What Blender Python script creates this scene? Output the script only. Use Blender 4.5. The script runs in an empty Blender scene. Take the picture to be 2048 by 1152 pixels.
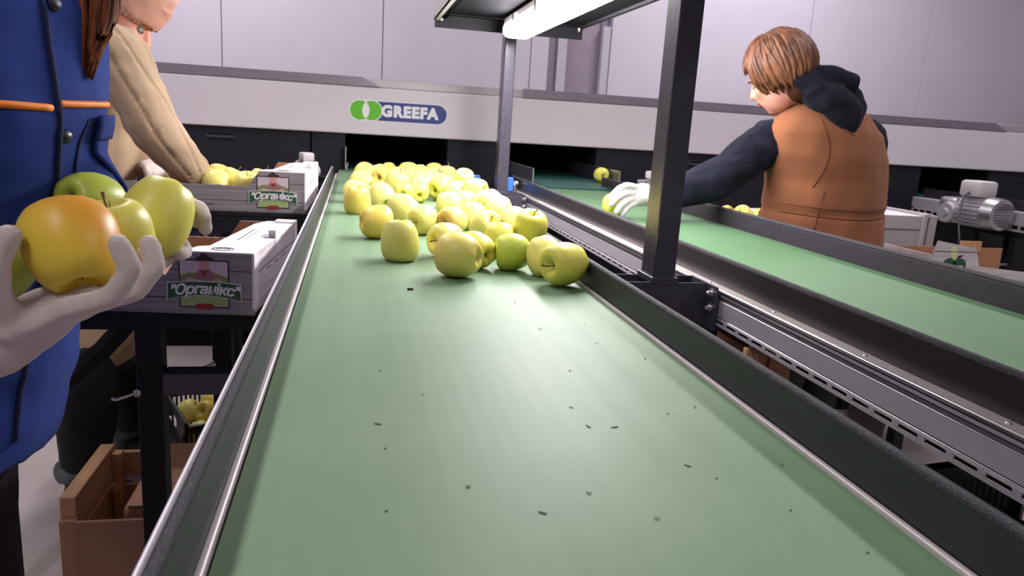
import bpy, bmesh, math, random
from math import sin, cos, pi, radians, sqrt, atan2
from mathutils import Vector, Matrix, noise, Euler
from mathutils.bvhtree import BVHTree

random.seed(7)
S = bpy.context.scene
COL = S.collection
FLOOR = -0.9          # everything is laid out with the belt surface at z = 0; the whole scene is lifted by 0.9 m at the end

# ------------------------------------------------------------------ camera, world, lights, exposure
def cam_axes():
    f = 1490.0
    yv = Vector((713 - 1024, 230 - 576, f)).normalized()          # direction of the conveyors seen by the lens
    nrm = yv.cross(Vector((1, 0.0628, 0))).normalized()
    zv = nrm if nrm.y < 0 else -nrm
    xv = yv.cross(zv)
    if xv.x < 0: xv = -xv
    return f, Matrix((xv, yv, zv))
F_PX, RW = cam_axes()
cam_d = bpy.data.cameras.new('camera'); cam = bpy.data.objects.new('camera', cam_d); COL.objects.link(cam)
cam_d.sensor_width = 36.0; cam_d.lens = F_PX / 2048 * 36.0; cam_d.clip_start = 0.02; cam_d.clip_end = 60
m3 = Matrix((RW @ Vector((1, 0, 0)), RW @ Vector((0, -1, 0)), RW @ Vector((0, 0, -1)))).transposed()
cam.matrix_world = Matrix.Translation((0, 0, 0.26)) @ m3.to_4x4()
S.camera = cam
cam_d.dof.use_dof = True; cam_d.dof.focus_distance = 1.05; cam_d.dof.aperture_fstop = 12.0   # the small lens of a phone

W = bpy.data.worlds.new('world'); S.world = W; W.use_nodes = True
W.node_tree.nodes['Background'].inputs[0].default_value = (0.80, 0.76, 0.86, 1)
W.node_tree.nodes['Background'].inputs[1].default_value = 0.10

def area_light(name, loc, sx, sy, power, color):
    d = bpy.data.lights.new(name, 'AREA'); d.shape = 'RECTANGLE'; d.size = sx; d.size_y = sy; d.energy = power; d.color = color
    o = bpy.data.objects.new(name, d); o.location = loc; COL.objects.link(o); return o
CEIL_LAMPS = [(-1.15, -0.6), (-1.15, 2.2), (-1.15, 4.3), (2.9, -0.4), (2.9, 2.2), (2.9, 4.3)]
for lx, ly in CEIL_LAMPS:
    area_light('ceiling_lamp_light', (lx, ly, 2.62), 0.30, 1.3, 52 if ly > 4 else 30, (1.0, 0.955, 0.985))
LAMP_EMIT = 78.0

S.view_settings.view_transform = 'Standard'
S.view_settings.look = 'None'
S.view_settings.gamma = 1.0
S.view_settings.use_curve_mapping = False
S.view_settings.exposure = 0.22

# ------------------------------------------------------------------ materials
def lin(c):
    return tuple(((x / 12.92) if x <= 0.04045 else ((x + 0.055) / 1.055) ** 2.4) for x in c)
def rgb(r, g, b):
    return lin((r / 255, g / 255, b / 255))
def base_mat(name):
    m = bpy.data.materials.new(name); m.use_nodes = True
    nt = m.node_tree; return m, nt, nt.nodes['Principled BSDF']
def N(nt, kind, **kw):
    n = nt.nodes.new(kind)
    for k, v in kw.items():
        if k.startswith('i_'):
            n.inputs[k[2:].replace('_', ' ')].default_value = v
        else: setattr(n, k, v)
    return n
def mat(name, col, rough=0.5, metal=0.0, var=0.0, vscale=20.0, bump=0.0, bscale=80.0, stretch=None, col2=None, sheen=0.0, spec=None):
    m, nt, p = base_mat(name)
    p.inputs['Roughness'].default_value = rough; p.inputs['Metallic'].default_value = metal
    if spec is not None: p.inputs['Specular IOR Level'].default_value = spec
    if sheen: p.inputs['Sheen Weight'].default_value = sheen
    c = (*col, 1)
    p.inputs['Base Color'].default_value = c
    tc = N(nt, 'ShaderNodeTexCoord'); mp = N(nt, 'ShaderNodeMapping')
    nt.links.new(tc.outputs['Object'], mp.inputs['Vector'])
    if stretch: mp.inputs['Scale'].default_value = stretch
    if var or col2:
        no = N(nt, 'ShaderNodeTexNoise'); no.inputs['Scale'].default_value = vscale; no.inputs['Detail'].default_value = 5
        nt.links.new(mp.outputs[0], no.inputs['Vector'])
        mx = N(nt, 'ShaderNodeMix', data_type='RGBA')
        c2 = (*col2, 1) if col2 else tuple(x * (1 - var) for x in col) + (1,)
        c1 = c if col2 else tuple(min(1, x * (1 + var)) for x in col) + (1,)
        mx.inputs[6].default_value = c1; mx.inputs[7].default_value = c2
        cr = N(nt, 'ShaderNodeValToRGB'); cr.color_ramp.elements[0].position = 0.35; cr.color_ramp.elements[1].position = 0.65
        nt.links.new(no.outputs[0], cr.inputs[0]); nt.links.new(cr.outputs[0], mx.inputs[0])
        nt.links.new(mx.outputs[2], p.inputs['Base Color'])
    if bump:
        nb = N(nt, 'ShaderNodeTexNoise'); nb.inputs['Scale'].default_value = bscale; nb.inputs['Detail'].default_value = 3
        nt.links.new(mp.outputs[0], nb.inputs['Vector'])
        b = N(nt, 'ShaderNodeBump'); b.inputs['Strength'].default_value = bump; b.inputs['Distance'].default_value = 0.004
        nt.links.new(nb.outputs[0], b.inputs['Height']); nt.links.new(b.outputs[0], p.inputs['Normal'])
    return m
def emit_mat(name, col, strength):
    m, nt, p = base_mat(name)
    p.inputs['Base Color'].default_value = (0.8, 0.8, 0.8, 1)
    p.inputs['Emission Color'].default_value = (*col, 1); p.inputs['Emission Strength'].default_value = strength
    return m
def knit_mat(name, col, scale=260.0, strength=0.5, dist=0.0015, var=0.08, axis='Z', rough=0.95):
    m, nt, p = base_mat(name)
    p.inputs['Roughness'].default_value = rough; p.inputs['Sheen Weight'].default_value = 0.25
    p.inputs['Specular IOR Level'].default_value = 0.15
    tc = N(nt, 'ShaderNodeTexCoord')
    wv = N(nt, 'ShaderNodeTexWave', bands_direction=axis); wv.inputs['Scale'].default_value = scale / 6.28; wv.inputs['Distortion'].default_value = 1.2
    wv.inputs['Detail'].default_value = 1
    no = N(nt, 'ShaderNodeTexNoise'); no.inputs['Scale'].default_value = 14; no.inputs['Detail'].default_value = 6
    nt.links.new(tc.outputs['Object'], wv.inputs['Vector']); nt.links.new(tc.outputs['Object'], no.inputs['Vector'])
    mx = N(nt, 'ShaderNodeMix', data_type='RGBA')
    mx.inputs[6].default_value = tuple(x * (1 - var) for x in col) + (1,); mx.inputs[7].default_value = tuple(min(1, x * (1 + var)) for x in col) + (1,)
    nt.links.new(no.outputs[0], mx.inputs[0]); nt.links.new(mx.outputs[2], p.inputs['Base Color'])
    b = N(nt, 'ShaderNodeBump'); b.inputs['Strength'].default_value = strength; b.inputs['Distance'].default_value = dist
    nt.links.new(wv.outputs[0], b.inputs['Height']); nt.links.new(b.outputs[0], p.inputs['Normal'])
    return m

M = {}
M['wall'] = mat('wall_panel_white', (0.66, 0.605, 0.70), 0.45, 0, 0.02, 3)
M['wallback'] = mat('wall_joint', (0.50, 0.46, 0.54), 0.7)
M['mauve'] = mat('door_leaf_grey', (0.33, 0.27, 0.345), 0.6, 0, 0.06, 5)
M['jamb'] = mat('door_jamb_pale', (0.55, 0.51, 0.59), 0.5)
M['reveal'] = mat('door_reveal_shaded', (0.29, 0.245, 0.33), 0.6)  # grey-purple holds the shade on the doorway's return face
M['floor'] = mat('floor_concrete', (0.37, 0.315, 0.305), 0.55, 0, 0.10, 2.5, 0.1, 60)
M['ceiling'] = mat('ceiling_white', (0.62, 0.60, 0.64), 0.7)
M['beam'] = mat('machine_white_enamel', (0.66, 0.605, 0.655), 0.35, 0, 0.015, 2)
M['capdark'] = mat('brushed_steel_dark', (0.27, 0.235, 0.29), 0.4, 0.5, 0.12, 3, stretch=(3, 1, 60))
M['caplight'] = mat('brushed_steel_pale', (0.47, 0.42, 0.45), 0.42, 0.4, 0.05, 3)
M['black'] = mat('black_powder_coat', (0.010, 0.009, 0.013), 0.6, 0, 0.10, 90, 0.06, 500, spec=0.25)
M['cabinet'] = mat('machine_cabinet_black', (0.013, 0.012, 0.019), 0.6, spec=0.25)
M['dark'] = mat('dark_interior', (0.010, 0.009, 0.012), 0.8, spec=0.05)
M['post'] = mat('post_anthracite', (0.055, 0.049, 0.070), 0.27, 0.1, 0.10, 60, 0.04, 400)
M['steel'] = mat('zinc_steel', (0.62, 0.60, 0.62), 0.28, 0.9)
M['alu'] = mat('anodised_aluminium', (0.42, 0.385, 0.43), 0.42, 0.35, 0.04, 5, stretch=(40, 1, 40))
M['aluledge'] = mat('tan_coated_ledge', (0.40, 0.35, 0.335), 0.4, 0.45, 0.06, 8)
M['groove'] = mat('profile_groove', (0.10, 0.09, 0.11), 0.5, 0.3)
M['bright'] = mat('bare_sheet_edge', (0.70, 0.65, 0.70), 0.45, 0.3)
M['strip'] = mat('guide_strip_metal', (0.58, 0.52, 0.52), 0.45, 0.3)
M['rubber'] = mat('guard_lining_rubber', (0.017, 0.021, 0.019), 0.52, 0, 0.08, 40, spec=0.5)
M['rubber2'] = mat('guard_lining_black', (0.020, 0.016, 0.020), 0.30, 0, 0.15, 40, spec=0.6)
M['guardface'] = mat('guard_face_matt', (0.026, 0.022, 0.028), 0.7, 0, 0.1, 40, spec=0.15)
M['blue'] = mat('blue_plastic', rgb(70, 125, 205), 0.4)
M['kraft'] = mat('brown_kraft_board', rgb(160, 116, 90), 0.8, 0, 0.06, 12)
M['kraftdark'] = mat('brown_carton_board', rgb(160, 118, 98), 0.8, 0, 0.06, 9)
M['boardwhite'] = mat('white_printed_board', (0.70, 0.65, 0.67), 0.6, 0, 0.02, 5)
M['plastic_black'] = mat('black_crate_plastic', (0.012, 0.012, 0.014), 0.4)
M['boardgrey'] = mat('grey_printed_board', (0.40, 0.365, 0.375), 0.65, 0, 0.05, 8)
M['pulp'] = mat('grey_paper_pulp', (0.52, 0.46, 0.46), 0.9, 0, 0.08, 30, 0.3, 200)
M['wood'] = mat('pale_planed_wood', rgb(190, 146, 108), 0.65, 0, 0.12, 4, stretch=(14, 1.2, 14))
M['wood2'] = mat('wood_end_grain', rgb(168, 128, 98), 0.75, 0, 0.1, 20)
M['skin'] = mat('skin', rgb(206, 144, 126), 0.55, 0, 0.05, 20)
M['lip'] = mat('lips', rgb(170, 90, 85), 0.45)
M['eye'] = mat('eye_white', (0.22, 0.19, 0.18), 0.4)
M['iris'] = mat('eye_dark', (0.03, 0.02, 0.02), 0.2)
M['jacket'] = mat('blue_work_twill', rgb(39, 58, 124), 0.9, 0, 0.10, 6, 0.25, 700, sheen=0.05, spec=0.1)
M['orange'] = mat('orange_piping', rgb(232, 128, 30), 0.6)
M['navyseam'] = mat('dark_blue_seam', rgb(17, 24, 70), 0.9)
M['button'] = mat('dark_button', rgb(26, 32, 48), 0.4)
M['trousers'] = mat('dark_maroon_trousers', (0.014, 0.008, 0.011), 0.9)
M['trousers2'] = mat('black_trousers', (0.010, 0.009, 0.012), 0.9)
M['boot'] = mat('dark_boot', (0.022, 0.023, 0.028), 0.6)
M['cuff'] = mat('grey_boot_cuff', (0.13, 0.13, 0.14), 0.9, 0, 0.2, 30)
M['glove'] = knit_mat('white_knit_glove', (0.84, 0.72, 0.68), 2200, 0.8, 0.0012, 0.06)
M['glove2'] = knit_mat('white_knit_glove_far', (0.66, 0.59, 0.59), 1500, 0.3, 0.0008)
M['sweater'] = knit_mat('beige_cable_knit', rgb(172, 146, 119), 1300, 0.40, 0.0020, 0.16, 'X')
M['beanie'] = knit_mat('pink_ribbed_knit', rgb(214, 160, 142), 700, 0.8, 0.003, 0.06, 'X')
M['navy'] = mat('navy_fleece', (0.012, 0.013, 0.023), 0.95, 0, 0.25, 40, 0.5, 250, sheen=0.04, spec=0.1)
M['vest'] = mat('brown_softshell_vest', rgb(140, 90, 62), 0.9, 0, 0.07, 7, 0.15, 300, sheen=0.08, spec=0.15)
M['vestseam'] = mat('brown_seam', rgb(96, 54, 34), 0.9)
M['hair'] = mat('auburn_hair', rgb(84, 50, 34), 0.5, 0, 0, 60, 0.3, 300, stretch=(1, 1, 0.25), col2=rgb(136, 86, 58))
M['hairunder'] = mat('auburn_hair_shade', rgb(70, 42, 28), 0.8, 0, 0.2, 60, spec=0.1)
M['hair2'] = mat('brown_long_hair', rgb(66, 38, 26), 0.7, 0, 0, 160, 0.2, 400, stretch=(1, 1, 0.04), col2=rgb(134, 76, 44), spec=0.15)
M['stem'] = mat('apple_stem_brown', rgb(104, 74, 34), 0.8)
M['calyx'] = mat('apple_calyx_dark', rgb(104, 92, 44), 0.9)
M['green_deck'] = mat('teal_belt', rgb(28, 74, 66), 0.5)
M['crumb'] = mat('leaf_crumb', rgb(34, 74, 40), 0.7)
M['crumbbrown'] = mat('brown_crumb', rgb(64, 42, 34), 0.8)
M['logo_green'] = mat('logo_green', rgb(92, 184, 30), 0.4)
M['logo_blue'] = mat('logo_blue', rgb(22, 42, 128), 0.4)
M['logo_white'] = mat('logo_white', (0.82, 0.80, 0.84), 0.4)
M['lab_green'] = mat('print_dark_green', rgb(34, 88, 54), 0.6)
M['lab_light'] = mat('print_light_green', rgb(152, 178, 108), 0.6)
M['lab_red'] = mat('print_red', rgb(150, 40, 40), 0.6)
M['lab_line'] = mat('print_dark_line', rgb(52, 36, 40), 0.6)
M['lab_sky'] = mat('print_pale_pink', rgb(206, 186, 196), 0.6)
M['lab_skin'] = mat('print_skin', rgb(206, 150, 138), 0.6)
M['lab_hill'] = mat('print_olive', rgb(130, 138, 84), 0.6)
M['lab_text'] = mat('print_white', rgb(232, 224, 226), 0.6)
M['lab_shirt'] = mat('print_shirt', rgb(150, 108, 112), 0.6)
M['yellow_leaf'] = mat('print_pale_leaf', rgb(210, 214, 150), 0.6)
M['water'] = base_mat('water_drop')[0]
_p = M['water'].node_tree.nodes['Principled BSDF']; _p.inputs['Transmission Weight'].default_value = 1.0; _p.inputs['Roughness'].default_value = 0.02; _p.inputs['IOR'].default_value = 1.33
M['lampon'] = emit_mat('lamp_diffuser_lit', (1.0, 0.965, 0.985), LAMP_EMIT)
M['ceil_diff'] = emit_mat('ceiling_diffuser_lit', (1.0, 0.96, 0.98), 3.0)
M['lamphouse'] = mat('lamp_housing_grey', (0.5, 0.46, 0.47), 0.5)

def belt_mat(name, col, col2, streak=0.5):
    m, nt, p = base_mat(name)
    p.inputs['Roughness'].default_value = 0.55; p.inputs['Specular IOR Level'].default_value = 0.3
    tc = N(nt, 'ShaderNodeTexCoord')
    mp = N(nt, 'ShaderNodeMapping'); mp.inputs['Scale'].default_value = (38, 0.7, 1)
    n1 = N(nt, 'ShaderNodeTexNoise'); n1.inputs['Scale'].default_value = 1.0; n1.inputs['Detail'].default_value = 4
    n2 = N(nt, 'ShaderNodeTexNoise'); n2.inputs['Scale'].default_value = 7.0; n2.inputs['Detail'].default_value = 6
    n3 = N(nt, 'ShaderNodeTexNoise'); n3.inputs['Scale'].default_value = 900.0
    nt.links.new(tc.outputs['Object'], mp.inputs[0]); nt.links.new(mp.outputs[0], n1.inputs[0])
    nt.links.new(tc.outputs['Object'], n2.inputs[0]); nt.links.new(tc.outputs['Object'], n3.inputs[0])
    ad = N(nt, 'ShaderNodeMath', operation='ADD'); mu = N(nt, 'ShaderNodeMath', operation='MULTIPLY'); mu.inputs[1].default_value = 0.5
    nt.links.new(n1.outputs[0], ad.inputs[0]); nt.links.new(n2.outputs[0], ad.inputs[1]); nt.links.new(ad.outputs[0], mu.inputs[0])
    cr = N(nt, 'ShaderNodeValToRGB'); cr.color_ramp.elements[0].position = 0.36; cr.color_ramp.elements[1].position = 0.64
    cr.color_ramp.elements[0].color = (*col, 1); cr.color_ramp.elements[1].color = (*col2, 1)
    nt.links.new(mu.outputs[0], cr.inputs[0]); nt.links.new(cr.outputs[0], p.inputs['Base Color'])
    b = N(nt, 'ShaderNodeBump'); b.inputs['Strength'].default_value = 0.06; b.inputs['Distance'].default_value = 0.001
    nt.links.new(n3.outputs[0], b.inputs['Height']); nt.links.new(b.outputs[0], p.inputs['Normal'])
    return m
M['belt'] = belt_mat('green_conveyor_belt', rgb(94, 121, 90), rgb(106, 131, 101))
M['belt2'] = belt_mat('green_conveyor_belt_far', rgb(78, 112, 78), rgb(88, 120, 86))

def fuzzy_mat():
    m, nt, p = base_mat('woven_edge_textile')
    p.inputs['Roughness'].default_value = 0.8
    tc = N(nt, 'ShaderNodeTexCoord'); v = N(nt, 'ShaderNodeTexVoronoi'); v.inputs['Scale'].default_value = 900
    nt.links.new(tc.outputs['Object'], v.inputs['Vector'])
    cr = N(nt, 'ShaderNodeValToRGB'); cr.color_ramp.elements[0].position = 0.12; cr.color_ramp.elements[1].position = 0.42
    cr.color_ramp.elements[0].color = (0.16, 0.14, 0.17, 1); cr.color_ramp.elements[1].color = (0.022, 0.020, 0.027, 1)
    nt.links.new(v.outputs['Distance'], cr.inputs[0]); nt.links.new(cr.outputs[0], p.inputs['Base Color'])
    b = N(nt, 'ShaderNodeBump'); b.inputs['Strength'].default_value = 0.8; b.inputs['Distance'].default_value = 0.001; b.invert = True
    nt.links.new(v.outputs['Distance'], b.inputs['Height']); nt.links.new(b.outputs[0], p.inputs['Normal'])
    return m
M['fuzzy'] = fuzzy_mat()

def woodprint_mat(name, col, line):
    """white board printed with grey plank grain"""
    m, nt, p = base_mat(name)
    p.inputs['Roughness'].default_value = 0.6
    tc = N(nt, 'ShaderNodeTexCoord'); mp = N(nt, 'ShaderNodeMapping'); mp.inputs['Scale'].default_value = (3, 3, 90)
    no = N(nt, 'ShaderNodeTexNoise'); no.inputs['Scale'].default_value = 1.6; no.inputs['Detail'].default_value = 7
    nt.links.new(tc.outputs['Object'], mp.inputs[0]); nt.links.new(mp.outputs[0], no.inputs[0])
    cr = N(nt, 'ShaderNodeValToRGB'); cr.color_ramp.elements[0].position = 0.30; cr.color_ramp.elements[1].position = 0.62
    cr.color_ramp.elements[0].color = (*[x * 0.62 for x in col], 1); cr.color_ramp.elements[1].color = (*col, 1)
    nt.links.new(no.outputs[0], cr.inputs[0])
    sx = N(nt, 'ShaderNodeSeparateXYZ'); nt.links.new(tc.outputs['Object'], sx.inputs[0])
    last = cr.outputs[0]
    for z0 in line:
        su = N(nt, 'ShaderNodeMath', operation='SUBTRACT'); su.inputs[1].default_value = z0
        ab = N(nt, 'ShaderNodeMath', operation='ABSOLUTE'); lt = N(nt, 'ShaderNodeMath', operation='LESS_THAN'); lt.inputs[1].default_value = 0.0011
        nt.links.new(sx.outputs[2], su.inputs[0]); nt.links.new(su.outputs[0], ab.inputs[0]); nt.links.new(ab.outputs[0], lt.inputs[0])
        mx = N(nt, 'ShaderNodeMix', data_type='RGBA'); mx.inputs[7].default_value = (0.06, 0.05, 0.06, 1)
        nt.links.new(lt.outputs[0], mx.inputs[0]); nt.links.new(last, mx.inputs[6]); last = mx.outputs[2]
    nt.links.new(last, p.inputs['Base Color'])
    return m
M['woodprint'] = woodprint_mat('board_printed_planks_shaded', (0.29, 0.262, 0.268), (0.076, 0.028))  # darker copy of the white board: front-face shade is put into the colour
M['woodprint2'] = woodprint_mat('board_printed_planks_white', (0.66, 0.61, 0.63), (0.07,))

def apple_mat(name, c1, c2, blush=None, bdir=(1, 0, 0), b0=0.1, b1=0.9):
    m, nt, p = base_mat(name)
    p.inputs['Roughness'].default_value = 0.40; p.inputs['Specular IOR Level'].default_value = 0.35
    p.inputs['Subsurface Weight'].default_value = 0.06; p.inputs['Subsurface Radius'].default_value = (0.01, 0.008, 0.003)
    tc = N(nt, 'ShaderNodeTexCoord'); oi = N(nt, 'ShaderNodeObjectInfo')
    no = N(nt, 'ShaderNodeTexNoise'); no.inputs['Scale'].default_value = 28; no.inputs['Detail'].default_value = 3
    vo = N(nt, 'ShaderNodeTexVoronoi'); vo.inputs['Scale'].default_value = 330
    nt.links.new(tc.outputs['Object'], no.inputs['Vector']); nt.links.new(tc.outputs['Object'], vo.inputs['Vector'])
    ad = N(nt, 'ShaderNodeMath', operation='MULTIPLY_ADD'); ad.inputs[1].default_value = 0.6
    rm = N(nt, 'ShaderNodeMath', operation='MULTIPLY'); rm.inputs[1].default_value = 0.45
    nt.links.new(oi.outputs['Random'], rm.inputs[0]); nt.links.new(no.outputs[0], ad.inputs[0]); nt.links.new(rm.outputs[0], ad.inputs[2])
    mx = N(nt, 'ShaderNodeMix', data_type='RGBA'); mx.inputs[6].default_value = (*c1, 1); mx.inputs[7].default_value = (*c2, 1)
    nt.links.new(ad.outputs[0], mx.inputs[0]); last = mx.outputs[2]
    if blush:
        dt = N(nt, 'ShaderNodeVectorMath', operation='DOT_PRODUCT'); d = Vector(bdir).normalized() / 0.038
        dt.inputs[1].default_value = d
        nt.links.new(tc.outputs['Object'], dt.inputs[0])
        mr = N(nt, 'ShaderNodeMapRange', interpolation_type='SMOOTHSTEP'); mr.inputs['From Min'].default_value = b0; mr.inputs['From Max'].default_value = b1
        mr.inputs['To Max'].default_value = 0.85
        nt.links.new(dt.outputs['Value'], mr.inputs['Value'])
        m2 = N(nt, 'ShaderNodeMix', data_type='RGBA'); m2.inputs[7].default_value = (*blush, 1)
        nt.links.new(mr.outputs[0], m2.inputs[0]); nt.links.new(last, m2.inputs[6]); last = m2.outputs[2]
    lt = N(nt, 'ShaderNodeMath', operation='LESS_THAN'); lt.inputs[1].default_value = 0.10
    nt.links.new(vo.outputs['Distance'], lt.inputs[0])
    ml = N(nt, 'ShaderNodeMath', operation='MULTIPLY'); ml.inputs[1].default_value = 0.35; nt.links.new(lt.outputs[0], ml.inputs[0])
    m3_ = N(nt, 'ShaderNodeMix', data_type='RGBA'); m3_.inputs[7].default_value = (*rgb(150, 150, 60), 1)
    nt.links.new(ml.outputs[0], m3_.inputs[0]); nt.links.new(last, m3_.inputs[6])
    nt.links.new(m3_.outputs[2], p.inputs['Base Color'])
    return m
AP = {
 'y': apple_mat('apple_pale_yellow', rgb(218, 208, 104), rgb(230, 218, 128)),
 'yg': apple_mat('apple_yellow_green', rgb(206, 200, 78), rgb(218, 210, 98)),
 'g': apple_mat('apple_green', rgb(158, 174, 62), rgb(184, 194, 78)),
 'p': apple_mat('apple_dull_green_yellow', rgb(202, 196, 100), rgb(212, 206, 114)),
 'o': apple_mat('apple_golden', rgb(222, 192, 84), rgb(228, 204, 102)),
 'b': apple_mat('apple_blushed', rgb(214, 202, 96), rgb(224, 212, 116), rgb(226, 160, 104), (0.15, 0.2, 0.97), -.10, 1.10),
 'h': apple_mat('apple_orange_side', rgb(220, 190, 60), rgb(228, 202, 74), rgb(226, 150, 46), (-0.75, -0.2, 0.6), -0.35, 0.95),
}

# ------------------------------------------------------------------ geometry helpers
ROOT = {}
def T(x): return Matrix.Translation(x)
def b_box(bm, x0, x1, y0, y1, z0, z1, bev=0.0, mtx=None, seg=2):
    r = bmesh.ops.create_cube(bm, size=1.0)['verts']
    bmesh.ops.scale(bm, vec=(abs(x1 - x0), abs(y1 - y0), abs(z1 - z0)), verts=r)
    bmesh.ops.translate(bm, vec=((x0 + x1) / 2, (y0 + y1) / 2, (z0 + z1) / 2), verts=r)
    if bev:
        ed = list({e for v in r for e in v.link_edges})
        rr = bmesh.ops.bevel(bm, geom=ed, offset=bev, segments=seg, affect='EDGES', profile=0.5)
        r = list({v for f in rr['faces'] for v in f.verts} | {v for v in r if v.is_valid})
    if mtx is not None: bmesh.ops.transform(bm, matrix=mtx, verts=[v for v in r if v.is_valid])
    return r
def b_cyl(bm, p, q, r1, r2=None, seg=20, caps=True):
    p, q = Vector(p), Vector(q); d = q - p; r2 = r1 if r2 is None else r2
    rot = d.to_track_quat('Z', 'Y').to_matrix().to_4x4()
    return bmesh.ops.create_cone(bm, cap_ends=caps, cap_tris=False, segments=seg, radius1=max(r1, 1e-5), radius2=max(r2, 1e-5), depth=d.length,
                                 matrix=T((p + q) / 2) @ rot)['verts']
def b_sph(bm, c, r, rad=None, rot=None, sub=2):
    m = T(Vector(c)) @ (rot.to_4x4() if rot is not None else Matrix.Identity(4)) @ Matrix.Diagonal((*(rad or (r, r, r)), 1))
    return bmesh.ops.create_icosphere(bm, subdivisions=sub, radius=1.0, matrix=m)['verts']
def b_prism(bm, pts, axis, a0, a1):
    """closed outline extruded along an axis; pts are the two other coordinates in order"""
    def mk(p, a):
        return {'x': (a, p[0], p[1]), 'y': (p[0], a, p[1]), 'z': (p[0], p[1], a)}[axis]
    v0 = [bm.verts.new(mk(p, a0)) for p in pts]; v1 = [bm.verts.new(mk(p, a1)) for p in pts]
    n = len(pts)
    bm.faces.new(v0); bm.faces.new(v1)
    for i in range(n): bm.faces.new((v0[i], v0[(i + 1) % n], v1[(i + 1) % n], v1[i]))
    bmesh.ops.recalc_face_normals(bm, faces=bm.faces[:])
    return v0 + v1
def b_tube(bm, pts, rad, seg=8):
    pts = [Vector(p) for p in pts]; n = len(pts)
    rads = rad if isinstance(rad, (list, tuple)) else [rad] * n
    rings = []; ref = Vector((0, 0, 1))
    for i in range(n):
        t = (pts[min(i + 1, n - 1)] - pts[max(i - 1, 0)]).normalized()
        if abs(t.dot(ref)) > 0.95: ref = Vector((1, 0, 0)) if abs(t.x) < 0.9 else Vector((0, 1, 0))
        a = t.cross(ref).normalized(); b = t.cross(a).normalized(); ref = b
        ref = a.cross(t) if False else ref
        rings.append([bm.verts.new(pts[i] + rads[i] * (cos(2 * pi * k / seg) * a + sin(2 * pi * k / seg) * b)) for k in range(seg)])
        ref = Vector((0, 0, 1))
        if abs(t.dot(ref)) > 0.95: ref = Vector((0, 1, 0))
    for i in range(n - 1):
        for k in range(seg):
            bm.faces.new((rings[i][k], rings[i][(k + 1) % seg], rings[i + 1][(k + 1) % seg], rings[i + 1][k]))
    bm.faces.new(rings[0]); bm.faces.new(rings[-1])
    bmesh.ops.recalc_face_normals(bm, faces=bm.faces[:])
def root_of(o):
    while o.parent is not None: o = o.parent
    return o
def obj(name, bm, m, parent=None, smooth=False, local=False, kind=None, label=None):
    me = bpy.data.meshes.new(name)
    if isinstance(bm, bmesh.types.BMesh):
        bm.to_mesh(me); bm.free()
    else: me = bm
    me.materials.clear(); me.materials.append(m)
    if smooth: me.polygons.foreach_set('use_smooth', [True] * len(me.polygons))
    o = bpy.data.objects.new(name, me); COL.objects.link(o)
    if parent is not None:
        o.parent = parent
        r = root_of(parent)
        if not local: me.transform(T(-Vector(ROOT.get(r.name, (0, 0, 0)))))
    if kind: o['kind'] = kind
    if label: o['label'] = label
    return o
def auto_smooth(o, ang=35):
    me = o.data
    me.polygons.foreach_set('use_smooth', [True] * len(me.polygons))
    bm = bmesh.new(); bm.from_mesh(me)
    for e in bm.edges:
        if len(e.link_faces) == 2 and e.calc_face_angle(0) > radians(ang): e.smooth = False
    bm.to_mesh(me); bm.free()
def thing(name, label, cat, loc=(0, 0, 0), group=None, rot=None):
    o = bpy.data.objects.new(name, None); COL.objects.link(o); o.empty_display_size = 0.05
    o.location = loc; ROOT[o.name] = tuple(loc)
    if rot is not None: o.rotation_euler = rot
    o['label'] = label; o['category'] = cat
    if group: o['group'] = group
    return o
def tag(o, label, cat, group=None):
    o['label'] = label; o['category'] = cat
    if group: o['group'] = group
    return o
def struct(name, bm, m, parent=None):
    o = obj(name, bm, m, parent)
    if parent is None: o['kind'] = 'structure'
    return o
def recentre(o, loc):
    """give a single-mesh thing its own origin"""
    o.data.transform(T(-Vector(loc))); o.location = loc
def boxobj(name, m, parent, *a, bev=0.0, kind=None, label=None, local=False):
    bm = bmesh.new(); b_box(bm, *a, bev=bev)
    return obj(name, bm, m, parent, kind=kind, label=label, local=local)
def text_bm(txt, size, extrude=0.0, offset=0.0, shear=0.0, spacing=1.0, align='CENTER'):
    cu = bpy.data.curves.new('text', 'FONT'); cu.body = txt; cu.size = size; cu.extrude = extrude; cu.offset = offset; cu.shear = shear
    cu.space_character = spacing; cu.align_x = align; cu.align_y = 'CENTER'; cu.resolution_u = 4
    o = bpy.data.objects.new('text', cu); COL.objects.link(o)
    dg = bpy.context.evaluated_depsgraph_get(); me = bpy.data.meshes.new_from_object(o.evaluated_get(dg))
    bm = bmesh.new(); bm.from_mesh(me)
    bpy.data.objects.remove(o); bpy.data.curves.remove(cu); bpy.data.meshes.remove(me)
    return bm
def remesh(bm, voxel, smooth_it=8, factor=0.5, disp=None, decimate=None):
    me = bpy.data.meshes.new('tmp'); bm.to_mesh(me); bm.free()
    o = bpy.data.objects.new('tmp', me); COL.objects.link(o)
    r = o.modifiers.new('r', 'REMESH'); r.mode = 'VOXEL'; r.voxel_size = voxel
    if smooth_it:
        s = o.modifiers.new('s', 'SMOOTH'); s.iterations = smooth_it; s.factor = factor
    dg = bpy.context.evaluated_depsgraph_get(); out = bpy.data.meshes.new_from_object(o.evaluated_get(dg))
    bpy.data.objects.remove(o); bpy.data.meshes.remove(me)
    if disp:
        ns = [v.normal.copy() for v in out.vertices]
        for v, n in zip(out.vertices, ns): v.co += n * disp(v.co, n)
        out.update()
    return out
def P_chain(bm, pts, rads, seg=14):
    """tapered limb through joints: spheres at the joints, cones between"""
    pts = [Vector(p) for p in pts]
    for p, r in zip(pts, rads): b_sph(bm, p, r, sub=2)
    for i in range(len(pts) - 1): b_cyl(bm, pts[i], pts[i + 1], rads[i], rads[i + 1], seg)
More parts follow.
